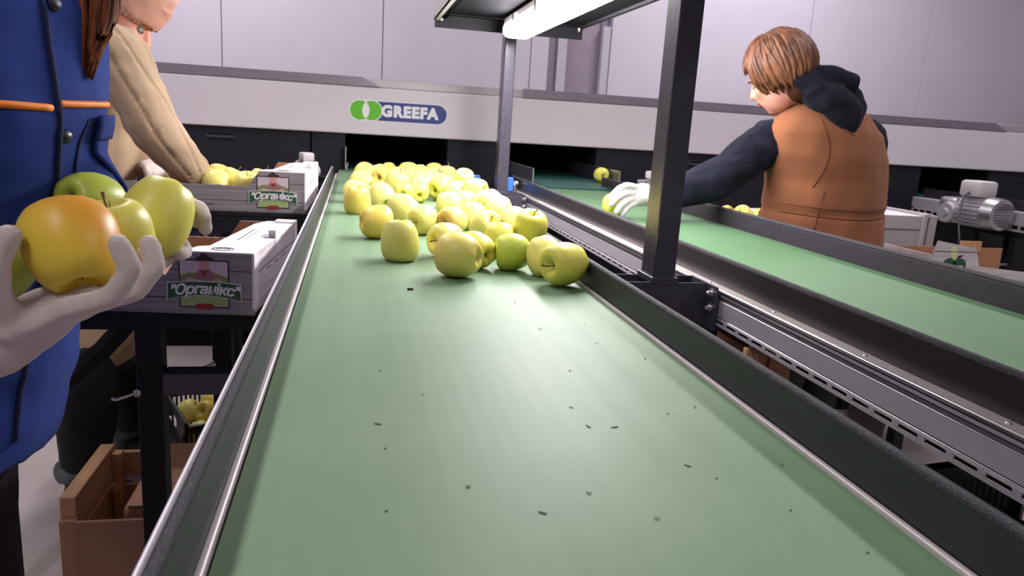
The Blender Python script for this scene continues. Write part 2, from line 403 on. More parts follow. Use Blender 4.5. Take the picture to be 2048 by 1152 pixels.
def P_rings(bm, rings, seg=28):
    """loft of elliptical rings: (centre, lateral vector, depth vector)"""
    R_ = []
    for c, a, b in rings:
        c, a, b = Vector(c), Vector(a), Vector(b)
        R_.append([bm.verts.new(c + cos(2 * pi * k / seg) * a + sin(2 * pi * k / seg) * b) for k in range(seg)])
    for i in range(len(R_) - 1):
        for k in range(seg):
            bm.faces.new((R_[i][k], R_[i][(k + 1) % seg], R_[i + 1][(k + 1) % seg], R_[i + 1][k]))
    bm.faces.new(R_[0]); bm.faces.new(R_[-1]); bmesh.ops.recalc_face_normals(bm, faces=bm.faces[:])
def bvh_of(me):
    return BVHTree.FromPolygons([v.co.copy() for v in me.vertices], [tuple(p.vertices) for p in me.polygons])
def on_surface(bvh, starts, targets, lift=0.0):
    out = []
    for s, t in zip(starts, targets):
        s, t = Vector(s), Vector(t); h = bvh.ray_cast(s, (t - s).normalized())
        if h[0] is not None: out.append(h[0] + h[1] * lift)
    return out
def fold_noise(amp, f, seed=0.0, stretch=(1, 1, 1)):
    def d(co, n):
        q = Vector((co.x * stretch[0], co.y * stretch[1], co.z * stretch[2])) * f + Vector((seed, seed * 2, seed * 3))
        return amp * noise.noise(q) + amp * 0.5 * noise.noise(q * 2.1)
    return d

# ------------------------------------------------------------------ the room
WB, WL, WR, WF, ZC = 5.6, -4.2, 7.2, -4.2, 2.75
bm = bmesh.new(); b_box(bm, WL, WR, WF, 6.2, FLOOR - 0.1, FLOOR); struct('floor', bm, M['floor'])
bm = bmesh.new(); b_box(bm, WL - .1, WR + .1, WF - .1, 6.3, ZC, ZC + 0.1); struct('ceiling', bm, M['ceiling'])
wb = bmesh.new()
b_box(wb, WL - .1, 1.39, WB + .02, WB + .16, FLOOR, ZC); b_box(wb, 1.86, WR + .1, WB + .02, WB + .16, FLOOR, ZC)
b_box(wb, 1.39, 1.86, WB + .02, WB + .16, 1.9, ZC)
wall_back = struct('wall_back', wb, M['wallback'])
edges = [-4.2, -3.06, -1.98, -0.904, 0.173, 1.25, 1.385]
for a, b in zip(edges[:-1], edges[1:]):
    boxobj('panel', M['wall'], wall_back, a + .003, b - .003, WB, WB + .021, FLOOR, ZC, bev=.003)
edges = [1.86, 2.42, 3.5, 4.58, 5.66, 6.74, 7.2]
for a, b in zip(edges[:-1], edges[1:]):
    boxobj('panel', M['wall'], wall_back, a + .003, b - .003, WB, WB + .021, FLOOR, ZC, bev=.003)
boxobj('panel', M['wall'], wall_back, 1.385, 1.86, WB, WB + .021, 1.9, ZC, bev=.003)
d1 = bmesh.new(); b_box(d1, 1.531, 1.80, WB + .07, WB + .11, FLOOR, 1.9); door = struct('door_1', d1, M['mauve'])
boxobj('jamb', M['jamb'], door, 1.462, 1.531, WB + .03, WB + .12, FLOOR, 1.9)
boxobj('jamb', M['jamb'], door, 1.80, 1.858, WB + .01, WB + .12, FLOOR, 1.02)
boxobj('jamb', M['reveal'], door, 1.80, 1.858, WB + .05, WB + .12, 1.02, 1.9, label='upper mauve jamb piece')
boxobj('reveal', M['reveal'], door, 1.387, 1.462, WB + .05, WB + .12, FLOOR, 1.9)
for nm, x0, x1 in (('wall_left', WL - .1, WL), ('wall_right', WR, WR + .1)):
    w = bmesh.new(); b_box(w, x0, x1, WF, WB, FLOOR, ZC); struct(nm, w, M['wall'])
w = bmesh.new(); b_box(w, WL, WR, WF - .1, WF, FLOOR, ZC); struct('wall_front', w, M['wall'])
for i, (lx, ly) in enumerate(CEIL_LAMPS):
    t = thing('ceiling_lamp', 'long white ceiling lamp above the conveyors, out of the picture', 'lamp', (lx, ly, ZC), 'ceiling lamps over the packing hall')
    boxobj('housing', M['lamphouse'], t, lx - .17, lx + .17, ly - .7, ly + .7, ZC - .07, ZC, bev=.01)
    boxobj('diffuser', M['ceil_diff'], t, lx - .14, lx + .14, ly - .66, ly + .66, ZC - .09, ZC - .068, bev=.008)

# ------------------------------------------------------------------ the sorting machine across the back
YM = 3.7
mach = thing('sorting_machine', 'long white and black fruit sorting machine with a green and blue badge', 'machine', (1.0, YM, FLOOR))
boxobj('front_beam', M['beam'], mach, -3.2, 6.6, YM, YM + .35, .172, .392, bev=.006)
boxobj('top_cap', M['caplight'], mach, -3.2, 6.6, YM + .004, YM + .34, .392, .432, bev=.004)
for x0, x1 in ((-3.2, .062), (.80, 3.59)):
    b = bmesh.new(); b_prism(b, [(x0, .396), (x1 + .045, .396), (x1 - .04, .436), (x0, .436)], 'y', YM - .004, YM + .003)
    obj('steel_trim', b, M['capdark'], mach)
def door_panel(x0, x1, handle=None):
    o = boxobj('cabinet_door', M['cabinet'], mach, x0, x1, YM + .02, YM + .05, FLOOR + .10, .172, bev=.004)
    if handle:
        hb = bmesh.new(); b_box(hb, handle[0], handle[1], YM + .008, YM + .021, handle[2] - .013, handle[2] + .013, bev=.003)
        ho = obj('handle', hb, M['post'], o)
        b2 = bmesh.new(); b_box(b2, handle[0] + .004, handle[1] - .004, YM + .006, YM + .009, handle[2] + .001, handle[2] + .012)
        obj('grip_recess', b2, M['dark'], o)
for a in ((-3.2, -2.2), (-2.195, -1.21), (-1.205, -.213, (-.678, -.551, .132)), (-.207, -.05), (.44, .75), (1.21, 1.60), (1.605, 2.55, (1.717, 1.853, .122)), (2.555, 3.14), (3.60, 4.1), (4.6, 5.5), (5.505, 6.6)):
    door_panel(*a)
for x0, x1 in ((-.05, .44), (.75, 1.21), (3.14, 3.60), (4.1, 4.6)):
    boxobj('lower_panel', M['cabinet'], mach, x0, x1, YM + .03, YM + .06, FLOOR + .10, -.03)
    b = bmesh.new(); b_box(b, x0 - .01, x1 + .01, 4.75, 4.78, -.03, .2); b_box(b, x0 - .02, x0 - .005, YM + .05, 4.78, -.05, .2); b_box(b, x1 + .005, x1 + .02, YM + .05, 4.78, -.05, .2)
    obj('chute_lining', b, M['dark'], mach)
boxobj('plinth', M['dark'], mach, -3.2, 6.6, YM + .06, 4.8, FLOOR, FLOOR + .1)
boxobj('body_roof', M['dark'], mach, -3.2, 6.6, YM + .34, 4.8, .2, .38)
for x0, x1 in ((-3.2, -.06), (.45, .74), (1.22, 3.13), (3.61, 4.09), (4.61, 6.6)):
    boxobj('carcass', M['dark'], mach, x0, x1, YM + .052, YM + .07, FLOOR + .1, .2)
# chute decks and guide plates
for x0, x1, y0 in ((.757, 1.203, 3.15), (3.147, 3.593, 3.55)):
    boxobj('chute_belt', M['green_deck'], mach, x0, x1, y0, 4.7, -.012, .012, bev=.006)
boxobj('chute_belt', M['green_deck'], mach, -.04, .43, 3.735, 4.7, -.012, .006, bev=.006)
def guide_plate(x, y0, y1, z0, z1):
    o = boxobj('guide_plate', M['post'], mach, x - .002, x + .002, y0, y1, z0, z1)
    b = bmesh.new(); b_box(b, x - .0024, x + .0024, y0 - .001, y1, z1 - .002, z1 + .001); b_box(b, x - .0024, x + .0024, y0 - .002, y0 + .001, z0, z1)
    obj('bright_edge', b, M['steel'], o)
guide_plate(.757, 3.19, 4.2, .013, .080); guide_plate(1.206, 3.335, 4.2, .013, .078); guide_plate(.442, 3.66, 4.4, .008, .060); guide_plate(-.047, 3.66, 4.4, .008, .11)
# badge
yb = YM - .0006
badge = boxobj('badge', M['logo_white'], mach, .02, .03, yb, YM, .28, .281)
me = badge.data
def b_disc(bm, cx, cz, r, y, y1, a0=0, a1=2 * pi, n=32):
    pts = [(cx + r * cos(a0 + (a1 - a0) * i / (n - 1 if a1 - a0 < 6.2 else n)), cz + r * sin(a0 + (a1 - a0) * i / (n - 1 if a1 - a0 < 6.2 else n))) for i in range(n)]
    b_prism(bm, pts, 'y', y, y1)
def stadium(x0, x1, zc, r):
    return [(x0, zc + r)] + [(x1 - r + r * cos(a), zc + r * sin(a)) for a in [pi / 2 - pi * i / 16 for i in range(17)]] + [(x0, zc - r)]
ZB = .2845
b = bmesh.new(); b_prism(b, stadium(.03, .432, ZB, .048), 'y', yb - .0003, YM); obj('badge_border', b, M['logo_white'], badge)
b = bmesh.new(); b_prism(b, stadium(.05, .428, ZB, .0445), 'y', yb - .0006, YM); obj('badge_plate', b, M['logo_blue'], badge)
b = bmesh.new(); b_disc(b, .071, ZB, .050, yb - .0007, YM); b_disc(b, .015, ZB, .0505, yb - .0007, YM); obj('badge_border', b, M['logo_white'], badge)
b = bmesh.new(); b_disc(b, .071, ZB, .0455, yb - .001, YM); b_disc(b, .015, ZB, .0455, yb - .001, YM); obj('badge_rings', b, M['logo_green'], badge)
b = bmesh.new(); xm, hh, hw = .043, .0385, .0175; RL = (hh * hh + hw * hw) / (2 * hw); am = math.asin(hh / RL)
lens = [(xm + hw - RL + RL * cos(t_), ZB + RL * sin(t_)) for t_ in [am - 2 * am * i / 14 for i in range(15)]]
lens += [(xm - hw + RL - RL * cos(t_), ZB + RL * sin(t_)) for t_ in [-am + 2 * am * i / 14 for i in range(1, 14)]]
b_prism(b, lens, 'y', yb - .0013, YM); obj('badge_lens', b, M['logo_white'], badge)
b = text_bm('GREEFA', .070, .0004, .0042, 0, 1.14)
bmesh.ops.transform(b, matrix=T((.250, yb - .0009, ZB)) @ Matrix.Rotation(pi / 2, 4, 'X'), verts=b.verts[:]); obj('lettering', b, M['logo_white'], badge)

# ------------------------------------------------------------------ conveyors
def rounded_top(x0, x1, z0, z1, r=None, n=6):
    r = r or (x1 - x0) / 2
    pts = [(x0, z0)]
    pts += [(x0 + r - r * cos(a), z1 - r + r * sin(a)) for a in [pi / 2 * i / n for i in range(n + 1)]]
    pts += [(x1 - r + r * sin(a), z1 - r + r * cos(a)) for a in [pi / 2 * i / n for i in range(n + 1)]]
    pts.append((x1, z0)); return pts
def extr(name, pts, y0, y1, m, parent, smooth=True, label=None):
    b = bmesh.new(); b_prism(b, pts, 'y', y0, y1); o = obj(name, b, m, parent, label=label)
    if smooth: auto_smooth(o, 40)
    return o
c1 = thing('belt_conveyor', 'near green belt conveyor carrying the yellow apples', 'conveyor', (.15, 1.5, FLOOR))
Y0 = -.7
boxobj('belt', M['belt'], c1, -.078, .3785, Y0, 3.70, -.006, 0)
boxobj('belt_bed', M['dark'], c1, -.0925, .390, Y0, 3.66, -.05, -.0065)
extr('guard_sheet', rounded_top(-.0940, -.0921, -.11, .0556, .0006, 2), Y0, 3.10, M['bright'], c1, label='bare bright guard sheet edge')
extr('guard_lining', rounded_top(-.0915, -.0852, .004, .0492), Y0, 3.095, M['rubber'], c1)
extr('edge_trim', rounded_top(-.0920, -.0847, .0470, .0530), Y0, 3.10, M['fuzzy'], c1)
extr('guide_strip', rounded_top(-.0858, -.0800, -.004, .0045, .002), Y0, 3.4, M['strip'], c1)
extr('guard_sheet', rounded_top(.3905, .3922, -.11, .0463, .0006, 2), Y0, 3.30, M['black'], c1)
extr('guard_lining', rounded_top(.3842, .3905, .004, .0430), Y0, 3.295, M['rubber'], c1)
extr('edge_trim', rounded_top(.3838, .3918, .0408, .0470), Y0, 3.30, M['fuzzy'], c1)
extr('guide_strip', rounded_top(.3775, .3835, -.004, .0045, .002), Y0, 3.6, M['strip'], c1)
boxobj('side_frame', M['black'], c1, -.0922, -.0900, Y0, 3.5, -.13, -.006)
boxobj('motor_bracket', M['black'], c1, -.20, -.0925, 2.985, 3.02, .002, .020)
boxobj('side_frame', M['black'], c1, .3890, .3912, Y0, 3.5, -.13, -.006)
for lx in (-.065, .335):
    for ly in (-.5, 3.3):
        boxobj('leg', M['black'], c1, lx, lx + .04, ly, ly + .04, FLOOR, -.05, bev=.003)
c2 = thing('belt_conveyor', 'far green belt conveyor with the aluminium profile along its side', 'conveyor', (.88, 1.5, FLOOR))
Y1 = 3.6
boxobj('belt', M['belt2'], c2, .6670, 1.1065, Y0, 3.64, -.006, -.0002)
boxobj('belt_bed', M['dark'], c2, .690, 1.112, Y0, 3.60, -.05, -.0065)
extr('guard_lining', rounded_top(.6505, .6575, .000, .0470), Y0, 3.12, M['rubber2'], c2)
extr('edge_trim', rounded_top(.6502, .6575, .0445, .0512), Y0, 3.125, M['fuzzy'], c2)
extr('guide_strip', rounded_top(.6600, .6668, -.004, .004, .002), Y0, 3.4, M['strip'], c2)
extr('guard_lining', rounded_top(1.1075, 1.1175, -.002, .0455), Y0, 3.30, M['guardface'], c2)
extr('edge_trim', rounded_top(1.1072, 1.1180, .0455, .0520), Y0, 3.305, M['fuzzy'], c2)
extr('guard_sheet', rounded_top(1.1180, 1.1205, -.11, .0505, .0008, 2), Y0, 3.30, M['black'], c2)
boxobj('profile_ledge', M['aluledge'], c2, .6305, .6504, Y0, 3.05, -.004, .0002, bev=.0006)
boxobj('profile_core', M['groove'], c2, .6315, .690, Y0, 3.05, -.0515, -.004)
boxobj('profile_face', M['alu'], c2, .628, .6316, Y0, 3.05, -.0470, -.0203)
boxobj('profile_lip', M['alu'], c2, .6300, .6318, Y0, 3.05, -.0125, -.0085)
for zc_, r in ((-.0028, .0030), (-.0195, .0010), (-.0500, .0017)):
    b = bmesh.new(); b_cyl(b, (.6303 if r > .002 else .6290, Y0, zc_), (.6303 if r > .002 else .6290, 3.05, zc_), r, seg=12); o = obj('profile_bead', b, M['steel'], c2, smooth=True)
y = .143
while y < 3.0:
    b = bmesh.new(); b_sph(b, (.6402, y, .0003), 1, rad=(.0034, .0034, .0018), sub=2); obj('screw', b, M['steel'], c2, smooth=True); y += .2185
# slotted rail under the profile
b = bmesh.new(); b_box(b, .6265, .6285, Y0, 3.0, -.0630, -.0578); b_box(b, .6265, .6285, Y0, 3.0, -.0532, -.0510)
y = -.65; pit = .0425
def slot_web(bm, y0, y1, z0, z1, x0, x1, r):
    n = 5; pts = []
    # web between two slots with rounded slot ends
    L = [(y0 - r * cos(a) + 0, (z0 + z1) / 2 + r * sin(a)) for a in [-pi / 2 + pi * i / n for i in range(n + 1)]]
    pts = [(yy, zz) for yy, zz in [(y0 - (r - r * cos(a)) * -1 - r, (z0 + z1) / 2 + r * sin(a)) for a in [-pi / 2 + pi * i / n for i in range(n + 1)]]]
    rt = [(y1 + r - r * cos(a), (z0 + z1) / 2 + r * sin(a)) for a in [pi / 2 - pi * i / n for i in range(n + 1)]]
    b_prism(bm, pts + rt, 'x', x0, x1)
while y < 2.95:
    slot_web(b, y, y + .0085, -.0578, -.0532, .6265, .6285, .0023); y += pit
obj('slotted_rail', b, M['alu'], c2)
boxobj('side_frame', M['black'], c2, 1.114, 1.118, Y0, 3.5, -.13, -.006)
boxobj('return_pan', M['dark'], c2, .70, 1.10, Y0, 3.5, -.10, -.085)
for lx in (.70, 1.06):
    for ly in (-.5, 2.7):
        boxobj('leg', M['black'], c2, lx, lx + .04, ly, ly + .04, FLOOR, -.05, bev=.003)

# ------------------------------------------------------------------ lamp gantry between the two conveyors
gan = thing('lamp_gantry', 'dark grey steel gantry whose two posts carry the lamp canopy', 'gantry', (.54, 2.0, -.1))
def bolt(x, y, z, parent, d=(-1, 0, 0)):
    b = bmesh.new(); p = Vector((x, y, z)); d = Vector(d)
    b_cyl(b, p, p + d * .0015, .0085, seg=18); b_cyl(b, p + d * .0015, p + d * .006, .0056, seg=6); b_sph(b, p + d * .006, 1, rad=(.0045, .0045, .0045), sub=1)
    o = obj('bolt', b, M['steel'], parent); auto_smooth(o, 30)
for yp in (1.215, 2.76):
    pb = bmesh.new(); b_box(pb, .519, .561, yp, yp + .062, -.02, .628, bev=.004); obj('post', pb, M['post'], gan)
    bb = bmesh.new()
    b_box(bb, .40, .6215, yp - .004, yp, -.16, .0035); b_box(bb, .40, .6215, yp + .062, yp + .066, -.16, .0035)
    b_prism(bb, [(yp + .066, .0035), (yp - .038, .0035), (yp - .046, -.006), (yp - .046, -.075), (yp + .066, -.075)], 'x', .6215, .6262)
    b_box(bb, .400, .404, yp - .004, yp + .066, -.16, .0035)
    br = obj('bracket', bb, M['post'], gan)
    cb = bmesh.new(); b_box(cb, .514, .566, yp - .005, yp + .067, .0, .0125, bev=.0015); obj('collar', cb, M['post'], br)
    for bz in (-.010, -.037): bolt(.6215, yp - .025, bz, br)
    ch = bmesh.new(); b_box(ch, .262, .798, yp - .022, yp - .018, .576, .622); b_box(ch, .262, .798, yp - .022, yp + .03, .618, .622); b_box(ch, .519, .561, yp - .018, yp, .58, .62)
    co = obj('cross_channel', ch, M['black'], gan)
    for bx in (.284, .785):
        b = bmesh.new(); b_sph(b, (bx, yp - .026, .6035 if bx < .5 else .612), .0075, sub=2); b_cyl(b, (bx, yp - .022, .606), (bx, yp - .030, .606), .004, seg=10); obj('bolt', b, M['steel'], co, smooth=True)
boxobj('canopy_plate', M['dark'], gan, .275, .785, .80, 2.735, .622, .626)
b = bmesh.new(); b_box(b, .258, .262, .80, 2.74, .600, .668); b_box(b, .258, .275, .80, 2.74, .600, .604); obj('side_rail', b, M['lamphouse'], gan, label='pale grey side rail of the canopy')
b = bmesh.new(); b_box(b, .785, .798, .80, 2.74, .613, .640); obj('side_rail', b, M['black'], gan)
b = bmesh.new(); b_cyl(b, (.300, .8, .612), (.300, 2.735, .612), .006, seg=10); obj('conduit', b, M['dark'], gan, smooth=True)

lamp = thing('tube_lamp', 'glowing white tube lamp hanging lengthways under the black canopy', 'lamp', (.525, 2.0, .622))
boxobj('end_cap', M['lamphouse'], lamp, .481, .569, 2.60, 2.632, .549, .600, bev=.016)
b = bmesh.new(); b_box(b, .478, .572, 1.40, 2.604, .545, .588, bev=.021, seg=4); o = obj('diffuser', b, M['lampon'], lamp); auto_smooth(o, 40)
boxobj('housing', M['lamphouse'], lamp, .484, .566, 1.41, 2.62, .585, .612, bev=.006)
for yy in (1.52, 1.80, 2.10, 2.40):
    for xx in (.4745, .5715): boxobj('clip', M['steel'], lamp, xx, xx + .004, yy, yy + .022, .570, .600)
for yy in (1.7, 2.35): boxobj('hanger', M['steel'], lamp, .50, .55, yy, yy + .03, .610, .6225)
b = bmesh.new(); b_cyl(b, (.52, 2.625, .575), (.52, 2.645, .575), .012, seg=16); obj('cable_gland', b, M['lamphouse'], lamp, smooth=True)

# blue photo sensors
for (x0, x1, yy, z0, z1, lab, bx) in ((.457, .519, 3.15, -.012, .042, 'blue sensor box standing beyond the apple crowd, left of the far post', (.3945, .46, 3.16)),
                                  (.585, .622, 2.95, -.002, .053, 'narrow blue sensor box just right of the far post foot', None)):
    t = thing('photo_sensor', lab, 'sensor', ((x0 + x1) / 2, yy, z0))
    boxobj('housing', M['blue'], t, x0, x1, yy, yy + .03, z0, z1, bev=.004)
    if bx: boxobj('bracket', M['black'], t, bx[0], bx[1], bx[2], bx[2] + .012, z0 - .01, z0 + .006)
    else:
        boxobj('bracket', M['steel'], t, x0, .643, yy + .01, yy + .022, z0 - .006, z0 + .001)
        b = bmesh.new(); b_sph(b, (.6345, yy - .01, .032), .007); b_cyl(b, (.6345, yy - .01, .032), (.6345, yy + .02, .032), .004, seg=8); b_box(b, .622, .64, yy + .012, yy + .018, .0, .04); obj('lens', b, M['steel'], t, smooth=True)

# ------------------------------------------------------------------ small gear motors
def motor(name, label, loc, s, rz, group=None):
    t = thing(name, label, 'motor', loc, group, (0, 0, rz))
    b = bmesh.new()
    b_box(b, -.055, .03, -.045, .045, -.055, .045, bev=.012); o = obj('gearbox', b, M['steel'], t, local=True); auto_smooth(o)
    b = bmesh.new(); b_cyl(b, (.0, -.045, -.015), (.0, -.062, -.015), .042, .038, 24); b_cyl(b, (.0, -.062, -.015), (.0, -.070, -.015), .018, .016, 16); o = obj('flange', b, M['alu'], t, local=True); auto_smooth(o)
    b = bmesh.new(); b_cyl(b, (.03, 0, 0), (.15, 0, 0), .050, seg=28)
    for k in range(22):
        a = 2 * pi * k / 22; b_box(b, .04, .145, -.001, .001, .048, .060, mtx=Matrix.Rotation(a, 4, 'X'))
    o = obj('finned_body', b, M['alu'], t, local=True); auto_smooth(o)
    b = bmesh.new(); b_cyl(b, (.15, 0, 0), (.20, 0, 0), .062, .058, 28); b_cyl(b, (.20, 0, 0), (.205, 0, 0), .058, .045, 28); fc = obj('fan_cover', b, M['steel'], t, local=True); auto_smooth(fc)
    b = bmesh.new()
    for k in range(9):
        z = -.040 + k * .010; w = sqrt(max(.0004, .046 ** 2 - z * z)); b_box(b, .2045, .2065, -w, w, z - .002, z + .002)
    obj('vent_slot', b, M['groove'], fc, local=True, kind='stuff')
    b = bmesh.new(); b_box(b, .030, .125, -.045, .045, .055, .118, bev=.012); o = obj('terminal_box', b, M['lamphouse'], t, local=True); auto_smooth(o)
    b = bmesh.new(); b_tube(b, [(.08, -.04, .075), (.085, -.075, .06), (.09, -.085, -.02), (.11, -.08, -.12), (.15, -.06, -.17), (.21, -.03, -.185), (.26, .0, -.175)], .005, 8); obj('cable', b, M['groove'], t, local=True, smooth=True)
    t.scale = (s, s, s)
    return t
motor('gear_motor', 'silver gear motor with round vented cover on the grey rail right of the vest', (2.93, 3.18, -.012), 1.25, radians(-86))
t = motor('gear_motor', 'small silver gear motor at the end of the near conveyor beside the far box', (-.170, 3.0, .045), .52, radians(115))
motor('gear_motor', 'small silver motor half hidden between white glove and near post', (1.20, 3.0, .045), .50, radians(20))
# side rail of a third conveyor that carries the right motor
c3 = thing('belt_conveyor', 'third conveyor seen only as a grey rail right of the brown vest', 'conveyor', (3.2, 2.8, FLOOR))
boxobj('profile_face', M['alu'], c3, 3.03, 3.07, 1.9, 3.62, -.045, .008, bev=.003)
b = bmesh.new()
for k in range(34): b_box(b, 3.028, 3.032, 1.95 + k * .05, 1.962 + k * .05, -.075, -.055)
b_box(b, 3.028, 3.032, 1.9, 3.6, -.056, -.045); b_box(b, 3.028, 3.032, 1.9, 3.6, -.085, -.074); obj('slotted_rail', b, M['alu'], c3)
boxobj('guard', M['rubber2'], c3, 3.075, 3.085, 1.9, 3.6, -.02, .058)
boxobj('belt', M['green_deck'], c3, 3.09, 3.55, 1.9, 3.6, -.02, 0)
boxobj('frame', M['black'], c3, 3.07, 3.56, 1.9, 3.6, -.12, -.021)
for lx in (3.08, 3.5):
    for ly in (2.0, 3.4): boxobj('leg', M['black'], c3, lx, lx + .04, ly, ly + .04, FLOOR, -.12)

# ------------------------------------------------------------------ apples
def catmull(pts, n):
    out = []
    for i in range(len(pts) - 1):
        p0 = pts[max(i - 1, 0)]; p1 = pts[i]; p2 = pts[i + 1]; p3 = pts[min(i + 2, len(pts) - 1)]
        for k in range(n):
            t = k / n
            out.append(tuple(0.5 * ((2 * b) + (-a + c) * t + (2 * a - 5 * b + 4 * c - d) * t * t + (-a + 3 * b - 3 * c + d) * t ** 3) for a, b, c, d in zip(p0, p1, p2, p3)))
    out.append(pts[-1]); return out
PROF = [(0, .52), (.10, .58), (.22, .74), (.38, .88), (.58, .92), (.80, .80), (.95, .52), (1.0, .18), (.975, -.18), (.89, -.52), (.76, -.78), (.60, -.95), (.45, -1.01), (.30, -.97), (.17, -.84), (.07, -.70), (0, -.66)]
def apple_mesh(seed, R0=.0375, stretch=1.0, lobes=.05, seg=26, n=2):
    rnd = random.Random(seed); pr = catmull(PROF, n); me = bpy.data.meshes.new('apple_skin'); vs, fs = [], []
    ph = rnd.random() * 6; lean = rnd.uniform(-.05, .05); asy = rnd.uniform(.0, .05)
    for i, (r, z) in enumerate(pr):
        if i in (0, len(pr) - 1): vs.append((0, 0, z * R0 * stretch)); continue
        for k in range(seg):
            a = 2 * pi * k / seg
            lb = lobes * max(0, (-z - .35)) * cos(5 * a + ph) + asy * cos(a + ph) + .012 * cos(2 * a + ph * 2)
            rr = r * (1 + lb * min(1, r * 2)); zz = z - (.05 * max(0, -z - .6) * (cos(5 * a + ph)) if r > .2 else 0)
            vs.append(((rr * cos(a) + lean * z) * R0, rr * sin(a) * R0, zz * R0 * stretch))
    m = len(pr) - 2
    for k in range(seg): fs.append((0, 1 + k, 1 + (k + 1) % seg))
    for i in range(m - 1):
        for k in range(seg):
            a, b = 1 + i * seg + k, 1 + i * seg + (k + 1) % seg; fs.append((a, a + seg, b + seg, b))
    last = len(vs) - 1
    for k in range(seg): fs.append((last, 1 + (m - 1) * seg + (k + 1) % seg, 1 + (m - 1) * seg + k))
    me.from_pydata(vs, [], fs); me.polygons.foreach_set('use_smooth', [True] * len(me.polygons)); me.update(); return me
SHAPES = [apple_mesh(11, stretch=.96), apple_mesh(23, stretch=1.0), apple_mesh(37, stretch=1.05), apple_mesh(52, stretch=.93, lobes=.07)]
TALL = apple_mesh(5, stretch=1.10, lobes=.03)
SKINS = {}
def skin_of(shape, kind):
    k = (shape, kind)
    if k not in SKINS:
        me = (TALL if shape == 'T' else SHAPES[shape]).copy(); me.materials.append(AP[kind]); SKINS[k] = me
    return SKINS[k]
def _stem():
    b = bmesh.new(); R0 = .0375
    b_tube(b, [(0, 0, .52 * R0), (.001, 0, .75 * R0), (.0035, .001, 1.0 * R0), (.008, .002, 1.22 * R0)], [.0011, .0010, .0011, .0017], 7)
    me = bpy.data.meshes.new('stem'); b.to_mesh(me); b.free(); me.materials.append(M['stem']); me.polygons.foreach_set('use_smooth', [True] * len(me.polygons)); return me
def _calyx():
    b = bmesh.new(); R0 = .0375
    for k in range(5):
        a = 2 * pi * k / 5
        p = [Vector((cos(a) * .0010, sin(a) * .0010, -.68 * R0)), Vector((cos(a) * .0030, sin(a) * .0030, -.76 * R0)), Vector((cos(a + .3) * .0040, sin(a + .3) * .0040, -.84 * R0))]
        b_tube(b, p, [.0010, .0011, .0003], 5)
    me = bpy.data.meshes.new('calyx'); b.to_mesh(me); b.free(); me.materials.append(M['calyx']); return me
STEM, CALYX = _stem(), _calyx()
AN = [0]
def apple(x, y, z, r, kind, axis, end, label, group='apples on the near green belt', shape=None, roll=None, parts=True):
    AN[0] += 1
    sh = shape if shape is not None else AN[0] % 4
    o = bpy.data.objects.new('apple', skin_of(sh, kind)); COL.objects.link(o)
    d = Vector(axis).normalized() * (1 if end == 's' else -1)
    q = d.to_track_quat('Z', 'Y') @ Euler((0, 0, roll if roll is not None else AN[0] * 2.4)).to_quaternion()
    o.rotation_mode = 'QUATERNION'; o.rotation_quaternion = q; o.location = (x, y, z); s = r / .0375; o.scale = (s, s, s)
    tag(o, label, 'apple', group)
    if parts:
        for nm, me in (('stem', STEM), ('calyx', CALYX)):
            c = bpy.data.objects.new(nm, me); COL.objects.link(c); c.parent = o
    return o
CR = 'pale yellow apple in the brightly lit far crowd on the near belt'
